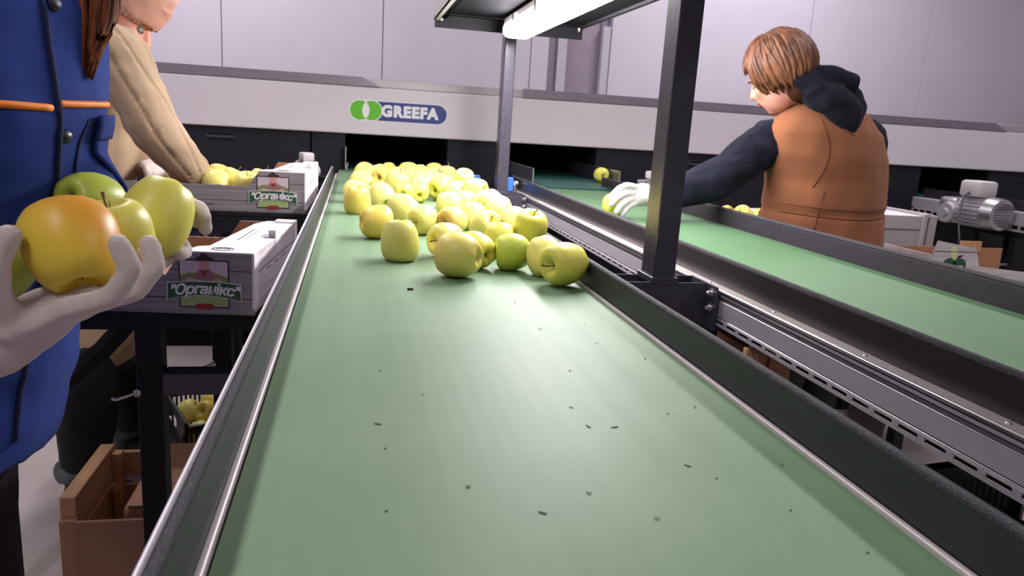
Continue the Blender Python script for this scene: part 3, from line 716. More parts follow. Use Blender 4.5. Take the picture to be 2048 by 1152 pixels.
APS = [
(.344, 1.18, .039, .037, 'yg', (-.85, -.45, -.1), 's', 'yellow-green front apple nearest the right guard, stem hollow turned left'),
(.333, 1.269, .033, .034, 'y', (-.2, .5, .8), 'c', 'pale apple tucked close behind the front apple at the right guard'),
(.281, 1.31, .033, .034, 'g', (.9, -.15, .1), 'c', 'greenest apple of the front row, its eye turned right'),
(.173, 1.239, .038, .039, 'b', (.85, -.5, 0), 'c', 'front apple with an orange-pink blush on its left side'),
(.217, 1.325, .033, .034, 'yg', (.5, -.8, -.15), 'c', 'apple pressed behind the blushed front apple, its puckered eye showing'),
(.084, 1.384, .035, .036, 'p', (.05, -.1, -1), 's', 'dull green-yellow apple standing upright and alone on its stem end'),
(.047, 1.639, .037, .037, 'o', (-.95, -.25, 0), 'c', 'deep golden apple lying just behind the lone upright apple'),
(.004, 2.048, .036, .036, 'o', (0, .3, -1), 's', 'tall pale golden apple at the left front edge of the far crowd'),
(-.004, 2.31, .033, .034, 'y', (0, .6, .7), 's', 'apple peeping out behind the tall one nearest the left guard'),
(.118, 1.871, .037, .037, 'y', (.6, -.5, -.5), 's', 'apple with its stem low on the right, behind the deep golden apple'),
(.154, 1.715, .033, .034, 'y', (-.7, -.6, -.2), 's', 'apple with a long stem pointing left, middle of the belt'),
(.22, 1.71, .033, .034, 'b', (-.7, -.6, 0), 's', 'apple with a rusty stem hollow, right beside the long-stemmed one'),
(.173, 1.435, .033, .034, 'y', (-.85, -.5, 0), 's', 'apple with a short stem facing left, behind the blushed front apple'),
(.077, 2.196, .036, .037, 'y', (.3, -.7, -.5), 's', 'pale apple with a small upright stem, right of the tall golden one'),
(.021, 2.555, .04, .04, 'y', (.8, -.5, -.1), 'c', 'apple with its dark eye to the right, third from the left guard'),
(.032, 2.922, .042, .043, 'b', (.4, .6, .6), 's', 'blushed apple at the far left rear corner of the crowd'),
(.147, 2.357, .034, .034, 'yg', (-.1, -1, -.1), 'c', 'greenish apple with its dented eye facing the camera, middle of the crowd'),
(.199, 2.398, .033, .034, 'yg', (0, -.95, -.25), 'c', 'apple showing a dark star-shaped eye low down at the camera'),
(.278, 2.464, .042, .043, 'yg', (-.7, -.7, -.2), 'c', 'big glaring apple with its green eye low at the left'),
(.25, 2.004, .036, .037, 'y', (.9, -.3, .1), 'c', 'large pale apple alone in front of the glaring crowd, eye to the right'),
(.313, 2.142, .033, .034, 'y', (-.6, -.7, .2), 'c', 'apple whose hollow faces left at the right side of the crowd'),
(.289, 1.651, .033, .034, 'y', (.3, -.6, .5), 's', 'apple with a dark stem sticking up to the right, behind the green one'),
(.284, 1.814, .034, .034, 'y', (0, .5, .8), 's', 'broad glaring apple left of the ones piled on the right guard'),
(.347, 1.812, .053, .034, 'y', (.5, .5, .7), 'c', 'glaring apple against the right guard, third from the front of that row'),
(.347, 1.623, .046, .034, 'y', (.2, .6, .7), 's', 'pale apple against the right guard, second from the front of that row'),
(.347, 1.45, .06, .034, 'yg', (0, -.3, .95), 's', 'yellow-green apple with its stem up, raised against the right guard'),
(.287, 1.452, .033, .034, 'yg', (0, .6, .8), 's', 'bright yellow apple squeezed just behind the greenest one'),
(.347, 1.932, .055, .034, 'y', (.4, .6, .6), 'c', 'glaring apple against the right guard, fourth from the front of that row'),
(.347, 2.448, .074, .034, 'y', (0, -.4, .9), 's', 'apple with its stem hollow up, raised in front of the larger blue box'),
(.347, 2.187, .067, .034, 'y', (.6, -.6, .1), 'c', 'raised apple with its eye to the right, below the larger blue box'),
(.101, 2.787, .041, .042, 'o', (-.5, -.8, .1), 'c', 'golden apple with a round brown eye towards the left rear'),
(.137, 2.592, .042, .043, 'y', (.4, -.2, .9), 's', 'wide pale apple with two small dark specks near its stem'),
(.208, 3.072, .042, .043, 'y', (0, .4, .9), 's', CR),
(.22, 2.809, .037, .038, 'y', (-.2, -.3, .9), 's', 'apple whose thin stem leans left out of the crowd'),
(.266, 3.145, .036, .037, 'y', (.3, .5, .8), 'c', CR),
(.325, 3.191, .04, .04, 'o', (0, .5, .8), 's', 'orange-topped apple in the rearmost row'),
(.245, 2.684, .038, .039, 'y', (.2, .6, .7), 'c', CR),
(.344, 2.897, .05, .037, 'b', (0, -.3, .95), 's', 'blushed apple with a short stem at the right rear of the crowd'),
(.319, 2.401, .035, .036, 'y', (.3, .7, .6), 's', CR),
(.3, 2.953, .037, .037, 'y', (0, .6, .8), 'c', CR),
(.347, 2.641, .042, .034, 'y', (.5, .6, .6), 's', CR),
(.347, 2.33, .035, .034, 'y', (.3, .6, .8), 's', CR),
(.095, 2.995, .038, .038, 'y', (-.3, .6, .8), 'c', CR),
(.17, 2.93, .037, .037, 'y', (.3, -.2, .9), 's', CR),
(.30, 2.745, .036, .036, 'y', (.3, .2, .9), 's', CR),
(.285, 2.58, .036, .036, 'y', (.3, .6, .9), 'c', CR),
(.212, 2.545, .036, .036, 'y', (.2, .8, .3), 'c', CR),
(.335, 3.09, .036, .036, 'y', (.1, .8, .6), 's', CR),
(.345, 2.04, .036, .035, 'y', (.1, .6, .9), 'c', CR),
(.135, 3.18, .036, .036, 'o', (.1, .8, .6), 'c', CR),
]
for i, a in enumerate(APS):
    apple(*a, shape='T' if i in (5, 7) else None)
apple(1.166, 3.48, .049, .037, 'yg', (-.05, -1, -.1), 'c', 'single yellow apple on the dark teal chute of the far belt', 'apple on the far chute')

# ------------------------------------------------------------------ printed fruit boxes
def figure_print(p, x0, z0, s, y):
    """farmer emblem, flat print"""
    def poly(name, pts, m, dy, parent=p):
        b = bmesh.new(); b_prism(b, [(x0 + x * s, z0 + z * s) for x, z in pts], 'y', y - dy, y - dy + .0002); return obj(name, b, m, parent, local=True)
    fr = poly('frame', [(-.041, 0), (.041, 0), (.041, .083), (.016, .083), (.013, .088), (-.011, .088), (-.014, .083), (-.041, .083)], M['lab_line'], .0003)
    poly('sky', [(-.0385, .0025), (.0385, .0025), (.0385, .0805), (-.0385, .0805)], M['lab_sky'], .0005, fr)
    poly('field', [(-.0385, .040), (.0385, .040), (.0385, .054), (.02, .060), (-.005, .056), (-.022, .061), (-.0385, .055)], M['lab_hill'], .0007, fr)
    # farmer in a hat with folded arms, drawn plainly
    poly('torso', [(-.012, .040), (.014, .040), (.018, .060), (.006, .068), (-.004, .068), (-.014, .060)], M['lab_shirt'], .0009, fr)
    poly('neck_scarf', [(-.003, .056), (.004, .056), (.005, .065), (-.004, .065)], M['lab_red'], .0010, fr)
    poly('face', [(-.0075, .070), (-.004, .0655), (.004, .0655), (.0085, .070), (.0085, .082), (-.0075, .082)], M['lab_skin'], .0011, fr)
    poly('hat', [(-.012, .081), (.013, .081), (.012, .084), (.007, .085), (.005, .093), (-.004, .094), (-.006, .085), (-.012, .084)], M['lab_line'], .0013, fr)
    poly('arm', [(-.030, .047), (-.026, .052), (.0, .047), (.008, .041), (.004, .038), (-.022, .042)], M['lab_skin'], .0012, fr)
    poly('arm', [(.030, .048), (.026, .052), (.002, .045), (-.006, .038), (-.002, .036), (.022, .042)], M['lab_skin'], .0012, fr)
    poly('green_field', [(-.0375, .0035), (.0375, .0035), (.0375, .020), (-.0375, .020)], M['lab_light'], .0007, fr)
    n = 10
    def arc(w, h0, bow): return [(-w + 2 * w * i / n, h0 + bow * (1 - (2 * i / n - 1) ** 2)) for i in range(n + 1)]
    ban = poly('banner', arc(.0615, .012, .009) + list(reversed(arc(.0600, .0425, .004))), M['lab_text'], .0016)
    poly('banner_fill', arc(.0600, .0132, .009) + list(reversed(arc(.0585, .0412, .004))), M['lab_green'], .0019, ban)
    b = text_bm('"Органікс"', .0245 * s, .0001, .0008 * s, .22, .92)
    for v in b.verts:
        t = v.co.x / (.058 * s); v.co.y += .0045 * s * (1 - t * t)
    bmesh.ops.transform(b, matrix=T((x0, y - .0022, z0 + .0275 * s)) @ Matrix.Rotation(pi / 2, 4, 'X'), verts=b.verts[:]); obj('lettering', b, M['lab_text'], ban, local=True)
    pill = poly('pill', [(-.012, -.003), (.012, -.003), (.0145, 0), (.0145, .004), (.012, .007), (-.012, .007), (-.0145, .004), (-.0145, 0)], M['lab_red'], .0016)
    b = text_bm('ЯБЛУКА', .0055 * s, .0001, 0, 0, 1.1) if False else None
def fruit_box(name, label, loc, yaw, W=.48, D=.40, H=.106, low=.066, tilt=0.0, hi=.117, logo=True, left_low=False, group='printed cardboard fruit boxes'):
    t = thing(name, label, 'box', loc, group, (tilt, 0, yaw))
    out = [(0, 0), (0, H), (-hi, H), (-hi - .025, low), (-W + hi + .025, low), (-W + hi, H), (-W, H), (-W, 0)]
    if left_low: out = [(0, 0), (0, H), (-hi, H), (-hi - .025, low), (-W + .006, low), (-W + .005, low), (-W, low), (-W, 0)]
    # wavy lower edge of the display cut-out
    wav = []
    n = 20; xa, xb = -hi - .027, (-W + .01 if left_low else -W + hi + .027)
    for i in range(n + 1): wav.append((xa + (xb - xa) * i / n, low + (.0016 if i % 2 else 0)))
    out = out[:3] + wav + out[5:]
    def panel(nm, y0, y1, m):
        b = bmesh.new(); b_prism(b, out, 'y', y0, y1); return obj(nm, b, m, t, local=True)
    fp = panel('front_panel', 0, .003, M['woodprint']); panel('front_liner', .003, .005, M['kraft'])
    panel('back_panel', D - .003, D, M['woodprint']); panel('back_liner', D - .005, D - .003, M['kraft'])
    def bx(nm, m, *a, bev=0): b = bmesh.new(); b_box(b, *a, bev=bev); return obj(nm, b, m, t, local=True)
    bx('bottom', M['kraft'], -W + .002, -.002, .003, D - .003, 0, .004)
    for s, x0 in (((1, 0),) if left_low else ((1, 0), (-1, -W))):
        xa, xb = sorted((x0, x0 - s * .003)); sp = bx('side_panel', M['woodprint2'], xa, xb, .004, D - .004, 0.004, H - .0005)
        xa, xb = sorted((x0 - s * .003, x0 - s * .005)); bx('side_liner', M['kraft'], xa, xb, .005, D - .005, .004, H - .002)
        # folded top flap, L-shaped
        X = lambda v: x0 - s * v
        pts = [(X(0), 0), (X(hi), 0), (X(hi - .012), .050), (X(.088), .062), (X(.076), D - .055), (X(.060), D - .004), (X(0), D - .004)]
        b = bmesh.new(); b_prism(b, pts, 'z', H - .0005, H + .0022); fl = obj('top_flap', b, M['boardwhite'], t, local=True)
        b = bmesh.new(); xa, xb = sorted((X(-.0012), X(.012))); b_box(b, xa, xb, D * .44, D * .44 + .05, H - .03, H + .016, bev=.0008); obj('lock_tab', b, M['boardwhite'], t, local=True)
        b = bmesh.new(); xa, xb = sorted((X(-.0008), X(.018)))
        b_box(b, xa, xb, D * .44 - .012, D * .44, H + .0022, H + .0026); obj('tab_slot', b, M['groove'], fl, local=True)
        b = bmesh.new(); xa, xb = sorted((X(-.003), X(.040))); b_box(b, xa, xb, D - .030, D + .002, H * .22, H + .007, bev=.001); obj('corner_cap', b, M['boardwhite'], t, local=True)
        b = bmesh.new(); xa, xb = sorted((X(-.0012), X(.003))); b_box(b, xa, xb, -.0012, .030, H * .1, H + .001, bev=.0005); obj('corner_fold', b, M['boardwhite'], t, local=True)
        if s == 1:
            b = bmesh.new()
            for k in range(3): b_box(b, -.0003 + 0, .0006, .10 + k * .07, .135 + k * .07, H * .58, H * .60)
            obj('cut_line', b, M['groove'], sp, local=True)
            # round mark and written line printed on the flap
            b = bmesh.new(); b_tube(b, [(X(.058) + .018 * cos(2 * pi * k / 20), .030 + .0125 * sin(2 * pi * k / 20), H + .0024) for k in range(21)], .0009, 5)
            b_tube(b, [(X(.058) + .011 * cos(a), .030 + .007 * sin(a), H + .0024) for a in [.3 + 2.5 * k / 8 for k in range(9)]], .0012, 5); obj('round_mark', b, M['lab_line'], fl, local=True)
            b = bmesh.new()
            for k in range(12): b_box(b, X(.058) - .0015, X(.058) + .0015, .13 + k * .012, .13 + k * .012 + .008, H + .0022, H + .0025)
            for k in range(14): b_box(b, X(.047) - .0008, X(.047) + .0008, .15 + k * .011, .15 + k * .011 + .006, H + .0022, H + .0025)
            obj('printed_line', b, M['lab_line'], fl, local=True, kind='stuff')
    if logo:
        b = bmesh.new(); b_box(b, -.09, -.07, -.0003, 0, .02, .03); em = obj('printed_emblem', b, M['lab_sky'], t, local=True)
        figure_print(em, -.0815, .0115, 1.0, -.0003)
        b = bmesh.new()
        for k in range(16): b_box(b, -.235 - k * .0042 * 1.0, -.232 - k * .0042, -.0005, 0, .0140 + .0005 * (k % 3), .0175)
        obj('small_print', b, M['lab_line'], t, local=True, kind='stuff')
    return t
B1 = (-.166, 1.300, -.087); Y1_ = radians(-5.5)
fruit_box('fruit_box', 'nearer printed fruit box holding only a few apples, on the black stand', B1, Y1_)
B2 = (-.129, 2.040, -.004); Y2_ = radians(-1.5)
fruit_box('fruit_box', 'farther printed fruit box, filled with apples by the woman in the beanie', B2, Y2_, W=.45, left_low=True)
def in_box(B, yaw, lst, labels, group):
    for (x, y, z, k, ax), lb in zip(lst, labels):
        p = Matrix.Rotation(yaw, 3, 'Z') @ Vector((x, y, z)) + Vector(B); apple(p.x, p.y, p.z, .037, k, ax, 's', lb, group)
in_box(B1, Y1_, [(-.235, .060, .041, 'y', (.2, .3, .9)), (-.312, .070, .041, 'y', (.5, -.3, .8)), (-.27, .140, .041, 'y', (.1, -.3, .8)), (-.39, .075, .041, 'yg', (.1, .5, .8))],
       ['apple in the nearer fruit box, just behind the low front edge'] * 4, 'apples in the nearer fruit box')
in_box(B2, Y2_, [(-.156, .066, .062, 'y', (.1, -.3, .9)), (-.232, .066, .062, 'y', (-.4, .3, .9)), (-.285, .125, .066, 'o', (.3, .3, .9)), (-.135, .19, .064, 'y', (.2, .1, .9)), (-.205, .142, .064, 'y', (.4, .1, .9)), (-.26, .205, .064, 'o', (.1, .5, .7)), (-.355, .20, .050, 'y', (.1, .5, .7))],
       ['yellow apple beside the slanted edge of the farther box opening', 'second yellow apple showing in the farther box opening', 'golden-orange apple by the white glove in the farther box'] + ['yellow apple deeper inside the farther fruit box'] * 4, 'apples in the farther fruit box')

# ------------------------------------------------------------------ black packing stands
def lever(x, y, z, parent, s=1):
    b = bmesh.new(); b_tube(b, [(x, y, z), (x - .012 * s, y - .012, z - .002), (x - .030 * s, y - .016, z - .007), (x - .036 * s, y - .016, z - .004)], [.0035, .003, .0035, .004], 8); b_cyl(b, (x, y - .006, z), (x + .004, y + .01, z), .007, seg=12)
    return obj('clamp_lever', b, M['steel'], parent, smooth=True)
t = thing('packing_stand', 'black steel stand carrying the nearer printed fruit box', 'stand', (-.35, 1.5, FLOOR))
for lx, ly in ((-.366, 1.325), (-.316, 1.74), (-.800, 1.325), (-.800, 1.74)):
    lg = boxobj('leg', M['black'], t, lx, lx + .042, ly, ly + .042, FLOOR, -.112, bev=.003)
lever(-.366, 1.33, -.235, t); lever(-.316, 1.74, -.32, t)
boxobj('shelf', M['black'], t, -.80, -.128, 1.315, 1.79, -.096, -.0885)
boxobj('front_rail', M['black'], t, -.80, -.13, 1.318, 1.345, -.118, -.096)
boxobj('back_rail', M['black'], t, -.80, -.13, 1.76, 1.785, -.118, -.096)
boxobj('cross_rail', M['post'], t, -.324, -.13, 1.325, 1.367, -.240, -.200, bev=.002)
b = bmesh.new(); b_tube(b, [(-.375, 1.39, -.105), (-.44, 1.40, -.18), (-.50, 1.41, -.235), (-.79, 1.41, -.40)], .017, 4); obj('brace', b, M['black'], t)
t = thing('packing_stand', 'black steel stand under the farther printed fruit box', 'stand', (-.36, 2.25, FLOOR))
boxobj('shelf', M['black'], t, -.62, -.112, 2.03, 2.50, -.014, -.005)
boxobj('front_rail', M['black'], t, -.62, -.112, 2.032, 2.06, -.062, -.014)
boxobj('cross_rail', M['black'], t, -.34, -.12, 2.04, 2.08, -.150, -.110)
for lx, ly, lw in ((-.34, 2.035, .042), (-.130, 2.465, .032)):
    boxobj('leg', M['black'], t, lx, lx + lw, ly, ly + lw, FLOOR, -.014, bev=.003)

# ------------------------------------------------------------------ crates and cartons
def plastic_crate(label, loc, yaw, W=.50, D=.33, H=.26, group='black plastic crates', pitch=.014):
    t = thing('plastic_crate', label, 'crate', loc, group, (0, 0, yaw))
    def bx(nm, *a, bev=0): b = bmesh.new(); b_box(b, *a, bev=bev); return obj(nm, b, M['plastic_black'], t, local=True)
    bx('base', -W / 2, W / 2, -D / 2, D / 2, 0, .012)
    for s in (-1, 1):
        y = s * (D / 2 - .004)
        b = bmesh.new(); b_box(b, -W / 2, W / 2, y - .006, y + .006, H - .024, H, bev=.003); obj('rim', b, M['plastic_black'], t, local=True)
        b = bmesh.new(); b_box(b, -W / 2, W / 2, y - .003, y + .003, H * .45, H * .50)
        k = -W / 2
        while k < W / 2: b_box(b, k, k + .006, y - .003, y + .003, .01, H - .02); k += pitch
        for q in (-.5, -.17, .17, .5): b_box(b, q * W - .008, q * W + .008, y - .005, y + .005, .01, H - .02)
        obj('slatted_wall', b, M['plastic_black'], t, local=True, kind='stuff')
        x = s * (W / 2 - .004)
        b = bmesh.new(); b_box(b, x - .006, x + .006, -D / 2, D / 2, H - .012, H + .014, bev=.003); b_box(b, x - .006, x + .006, -D / 2, -D * .2, H - .05, H); b_box(b, x - .006, x + .006, D * .2, D / 2, H - .05, H); obj('handle', b, M['plastic_black'], t, local=True)
        b = bmesh.new(); b_box(b, x - .003, x + .003, -D / 2, D / 2, H * .45, H * .62)
        k = -D / 2
        while k < D / 2: b_box(b, x - .003, x + .003, k, k + .006, .01, H - .06); k += pitch
        obj('slatted_wall', b, M['plastic_black'], t, local=True, kind='stuff')
    return t
PC = Vector((-.335, 2.365, FLOOR)); PY = radians(24)
plastic_crate('black slatted crate of apples on the floor behind the stand leg', PC, PY, W=.43)
for i, (x, y, z) in enumerate([(-.16, -.10, .215), (-.085, -.09, .225), (-.01, -.10, .215), (.065, -.09, .225), (.14, -.1, .215), (-.12, -.03, .25), (-.045, -.02, .262), (.03, -.03, .25), (.10, -.02, .25), (-.16, .05, .23), (-.08, .06, .24), (0, .05, .24), (.08, .06, .235), (-.01, .0, .31), (-.155, -.04, .175)]):
    p = Matrix.Rotation(PY, 3, 'Z') @ Vector((x, y, z - .01)) + PC
    apple(p.x, p.y, p.z, .037, 'o' if i % 3 else 'y', (cos(i * 2.1), sin(i * 2.1), .6), 's', 'yellow apple heaped in the black floor crate', 'apples in the black floor crate')
t = thing('wooden_crate', 'pale wooden crate with a cardboard front on the floor', 'crate', (-.50, 1.88, FLOOR))
b = bmesh.new(); b_box(b, -.655, -.621, 1.735, 2.03, -.735, -.640, bev=.002); obj('side_board', b, M['wood'], t)
b = bmesh.new(); b_box(b, -.647, -.629, 1.735, 2.03, -.87, -.755, bev=.002); obj('side_board', b, M['wood'], t)
b = bmesh.new(); b_box(b, -.621, -.597, 1.995, 2.025, -.90, -.655, bev=.002); obj('corner_post', b, M['wood'], t)
b = bmesh.new(); b_box(b, -.653, -.615, 1.716, 1.735, -.90, -.690, bev=.002); obj('corner_post', b, M['wood2'], t)
for z0, z1 in ((-.735, -.665), (-.87, -.76)):
    b = bmesh.new(); b_box(b, -.621, -.20, 2.03, 2.045, z0, z1, bev=.002); obj('back_slat', b, M['wood'], t)
b = bmesh.new(); b_box(b, -.621, -.200, 1.712, 1.722, -.90, -.692, bev=.001); obj('front_board', b, M['kraftdark'], t)
b = bmesh.new(); b_box(b, -.234, -.200, 1.735, 2.03, -.87, -.66, bev=.002); obj('side_board', b, M['wood'], t)
boxobj('bottom', M['wood2'], t, -.645, -.21, 1.73, 2.03, -.895, -.885)
t = thing('carton', 'brown cardboard carton lying inside the wooden crate', 'carton', (-.41, 1.9, -.88))
b = bmesh.new(); b_box(b, -.545, -.25, 1.80, 1.985, -.884, -.705, bev=.02, seg=3); o = obj('body', b, M['kraftdark'], t); auto_smooth(o, 50)
b = bmesh.new(); b_prism(b, [(1.80, -.708), (1.985, -.700), (2.02, -.640), (2.012, -.637), (1.98, -.692), (1.80, -.702)], 'x', -.53, -.25); obj('lid_flap', b, M['kraftdark'], t)
b = bmesh.new(); b_tube(b, [(-.475, 1.82, -.695), (-.455, 1.83, -.672), (-.45, 1.835, -.668)], .006, 8); obj('tape_end', b, M['pulp'], t)
# under the far conveyor
t = thing('wooden_crate', 'tan wooden crate end glimpsed under the profile rail', 'crate', (.67, 1.1, FLOOR))
for x0 in (.628, .673): boxobj('board', M['wood'], t, x0, x0 + .040, 1.06, 1.072, FLOOR, -.072, bev=.002)
boxobj('side_board', M['wood'], t, .628, .640, 1.072, 1.30, FLOOR, -.10); boxobj('rail', M['wood2'], t, .640, .701, 1.072, 1.09, -.55, -.50)
boxobj('side_board', M['wood'], t, .701, .713, 1.072, 1.30, FLOOR, -.11); boxobj('rail', M['wood2'], t, .628, .713, 1.30, 1.315, -.55, -.2)
plastic_crate('black slatted crate stacked below the near end of the slotted rail', (.66, .575, -.315), radians(8), .34, .22, .22, pitch=.012)
plastic_crate('lower black slatted crate standing under the conveyor near end', (.66, .575, FLOOR), radians(8), .34, .22, .57, pitch=.016)
b = bmesh.new(); nx, ny = 22, 30; V = {}
for i in range(nx + 1):
    for j in range(ny + 1):
        x = .14 * i / nx; yv = .36 * j / ny; z = .014 * cos(x * 2 * pi / .087) * cos(yv * 2 * pi / .09)
        V[i, j] = b.verts.new((x, z, yv))
for i in range(nx):
    for j in range(ny): b.faces.new((V[i, j], V[i + 1, j], V[i + 1, j + 1], V[i, j + 1]))
g = bmesh.ops.solidify(b, geom=b.faces[:], thickness=.004)
bmesh.ops.transform(b, matrix=T((.585, .74, -.43)) @ Matrix.Rotation(radians(-12), 4, 'X') @ Matrix.Rotation(radians(10), 4, 'Z'), verts=b.verts[:])
o = obj('pulp_tray', b, M['pulp'], None, smooth=True); tag(o, 'pale moulded paper pulp tray standing under the slotted rail', 'tray')
t = thing('carton', 'black carton stack under the far conveyor that holds up the pulp tray', 'carton', (1.1, 1.5, FLOOR))
boxobj('body', M['plastic_black'], t, .56, .86, .735, .93, FLOOR, -.52, bev=.004); boxobj('lid', M['plastic_black'], t, .555, .865, .73, .935, -.52, -.445, bev=.004)

# boxes behind and beside the man in the brown vest
def side_stand(label, x0, x1, y0, y1, z):
    t = thing('packing_stand', label, 'stand', ((x0 + x1) / 2, (y0 + y1) / 2, FLOOR))
    boxobj('shelf', M['black'], t, x0, x1, y0, y1, z - .02, z)
    for lx in (x0, x1 - .04):
        for ly in (y0, y1 - .04): boxobj('leg', M['black'], t, lx, lx + .04, ly, ly + .04, FLOOR, z - .02)
fruit_box('fruit_box', 'open fruit box of yellow apples showing left of the brown vest, beyond the belt guard', (1.76, 2.62, -.148), radians(3), logo=False)
side_stand('black stand under the apple box left of the brown vest', 1.27, 1.78, 2.61, 3.04, -.149)
for i, (x, y, z, k) in enumerate([(-.335, .07, .085, 'y'), (-.262, .07, .088, 'y'), (-.19, .075, .085, 'y'), (-.225, .14, .11, 'y'), (-.30, .14, .105, 'o'), (-.15, .14, .10, 'y'), (-.38, .14, .09, 'y')]):
    apple(1.76 + x, 2.62 + y, -.148 + z, .037, k, (sin(i * 1.7), -.6, .7), 's', 'yellow apple in the box left of the brown vest', 'apples in the box left of the vest')
# grey-white box to the right of the vest
t = thing('fruit_box', 'pale closed box end with a corner band, right of the brown vest', 'box', (2.2, 2.75, -.15))
boxobj('body', M['boardgrey'], t, 1.98, 2.335, 2.70, 3.02, -.145, -.012, bev=.003)
boxobj('top_flap', M['boardwhite'], t, 1.98, 2.33, 2.70, 3.02, -.012, -.008, bev=.001)
b = bmesh.new(); b_box(b, 2.325, 2.345, 2.69, 2.73, -.148, .0, bev=.003); b_box(b, 2.355, 2.395, 2.695, 3.03, -.143, -.004, bev=.003); b_box(b, 2.335, 2.36, 2.69, 3.03, -.015, .003, bev=.003); obj('corner_band', b, M['boardgrey'], t)
boxobj('seam', M['groove'], t, 1.98, 2.32, 2.6985, 2.7005, -.068, -.064)
side_stand('black stand under the pale closed box', 1.97, 2.40, 2.70, 3.04, -.148)
# open box with a green apple print, right edge
t = thing('fruit_box', 'open white box printed with a green apple, at the right edge', 'box', (2.2, 2.4, -.25))
b = bmesh.new(); b_prism(b, [(1.955, -.23), (2.55, -.255), (2.60, -.165), (2.52, -.158), (2.16, -.128), (2.135, -.064), (1.975, -.040), (1.955, -.12)], 'y', 2.20, 2.205); fp = obj('front_panel', b, M['woodprint2'], t)
boxobj('seam', M['groove'], t, 1.966, 2.145, 2.1985, 2.2005, -.078, -.0755)
boxobj('side_panel', M['boardwhite'], t, 1.955, 1.96, 2.205, 2.55, -.23, -.09)
boxobj('back_panel', M['kraft'], t, 1.96, 2.60, 2.55, 2.555, -.24, -.112)
boxobj('tab', M['wood'], t, 2.39, 2.49, 2.545, 2.55, -.13, -.085)
boxobj('bottom', M['kraft'], t, 1.96, 2.60, 2.205, 2.55, -.256, -.250)
b = bmesh.new()
for dx in (-.021, .021): b_prism(b, [(2.055 + dx + .027 * cos(a), -.124 + .024 * sin(a)) for a in [2 * pi * k / 20 for k in range(20)]], 'y', 2.1990, 2.2001)
em = obj('printed_apple', b, M['lab_green'], t)
b = bmesh.new(); b_prism(b, [(2.050, -.108), (2.030, -.088), (2.033, -.066), (2.046, -.058), (2.058, -.072), (2.062, -.09)], 'y', 2.1986, 2.2001); obj('printed_leaf', b, M['yellow_leaf'], em)
b = bmesh.new(); b_prism(b, [(2.060, -.103), (2.068, -.09), (2.085, -.088), (2.075, -.098)], 'y', 2.1986, 2.2001); obj('printed_leaf', b, M['lab_line'], em)
b = text_bm('ЯБЛУКО', .016, .0001) if False else bmesh.new()
for k in range(7): b_box(b, 2.018 + k * .0105, 2.026 + k * .0105, 2.1984, 2.1990, -.133, -.126)
obj('small_print', b, M['lab_text'], em, kind='stuff')
side_stand('black stand under the open white box with the green apple print', 1.95, 2.60, 2.21, 2.56, -.257)
t = thing('carton', 'brown open carton between the vest and the green apple box', 'carton', (1.95, 2.5, -.2))
boxobj('front_flap', M['kraft'], t, 1.70, 1.945, 2.40, 2.404, -.27, -.150); boxobj('side_flap', M['wood'], t, 1.905, 1.945, 2.55, 2.555, -.24, -.07); boxobj('bottom', M['kraft'], t, 1.66, 1.945, 2.40, 2.56, -.29, -.27)
apple(1.735, 2.46, -.125, .036, 'o', (.1, .3, .9), 's', 'yellow apple in the brown carton beside the vest hem', 'apple beside the vest hem')
boxobj('divider', M['kraft'], t, 1.66, 1.944, 2.425, 2.52, -.27, -.162)
side_stand('black stand under the brown open carton', 1.66, 1.94, 2.40, 2.57, -.2905)

# ------------------------------------------------------------------ crumbs, leaf scraps and drops on the bare belt
CRUMBS = [('b', 0.086, 1.136), ('w', 0.298, 0.852), ('c', 0.234, 0.749), ('w', 0.205, 0.643), ('l', 0.208, 0.597), ('l', 0.232, 0.594), ('l', 0.338, 0.79), ('c', 0.295, 0.622), ('l', 0.33, 0.637), ('l', 0.266, 0.514), ('w', 0.348, 0.51), ('c', 0.28, 0.491), ('w', 0.171, 0.477), ('w', 0.084, 0.494), ('l', 0.13, 0.452), ('w', 0.208, 0.437), ('c', 0.312, 0.439), ('c', 0.024, 0.464), ('c', 0.333, 0.382), ('l', 0.022, 0.613), ('c', 0.027, 0.563), ('w', 0.241, 0.917), ('c', 0.237, 1.062), ('c', 0.309, 0.938), ('c', 0.028, 0.753), ('c', 0.067, 0.682)]
for i, (k, x, y) in enumerate(CRUMBS):
    b = bmesh.new()
    if k == 'w':
        b_sph(b, (0, 0, 0), 1, rad=(.0019, .0024, .0009), sub=2); o = obj('water_drop', b, M['water'], None, smooth=True); tag(o, 'tiny clear water drop on the bare green belt', 'drop', 'water drops on the near belt'); o.location = (x, y, .0004)
    else:
        n = 9; L_ = .0036 if k == 'l' else .0012; w_ = .0011 if k == 'l' else .0008
        if k == 'b': L_, w_ = .0045, .0022
        rr = random.Random(i); pts = [(L_ * cos(2 * pi * q / n) * rr.uniform(.7, 1.15), w_ * sin(2 * pi * q / n) * rr.uniform(.6, 1.3)) for q in range(n)]
        b_prism(b, pts, 'z', 0, .0006 if k != 'b' else .003)
        o = obj('leaf_scrap' if k == 'l' else 'crumb', b, M['crumbbrown'] if k == 'b' else M['crumb'], None)
        o.location = (x, y, .0001); o.rotation_euler = (0, 0, i * 1.3)
        if k == 'b': tag(o, 'brown stalk crumb alone in the middle of the belt', 'crumb')
        elif k == 'l': tag(o, 'small dark green leaf scrap on the bare belt', 'leaf', 'leaf scraps on the near belt')
        else: tag(o, 'tiny dark crumb on the bare green belt', 'crumb', 'crumbs on the near belt')

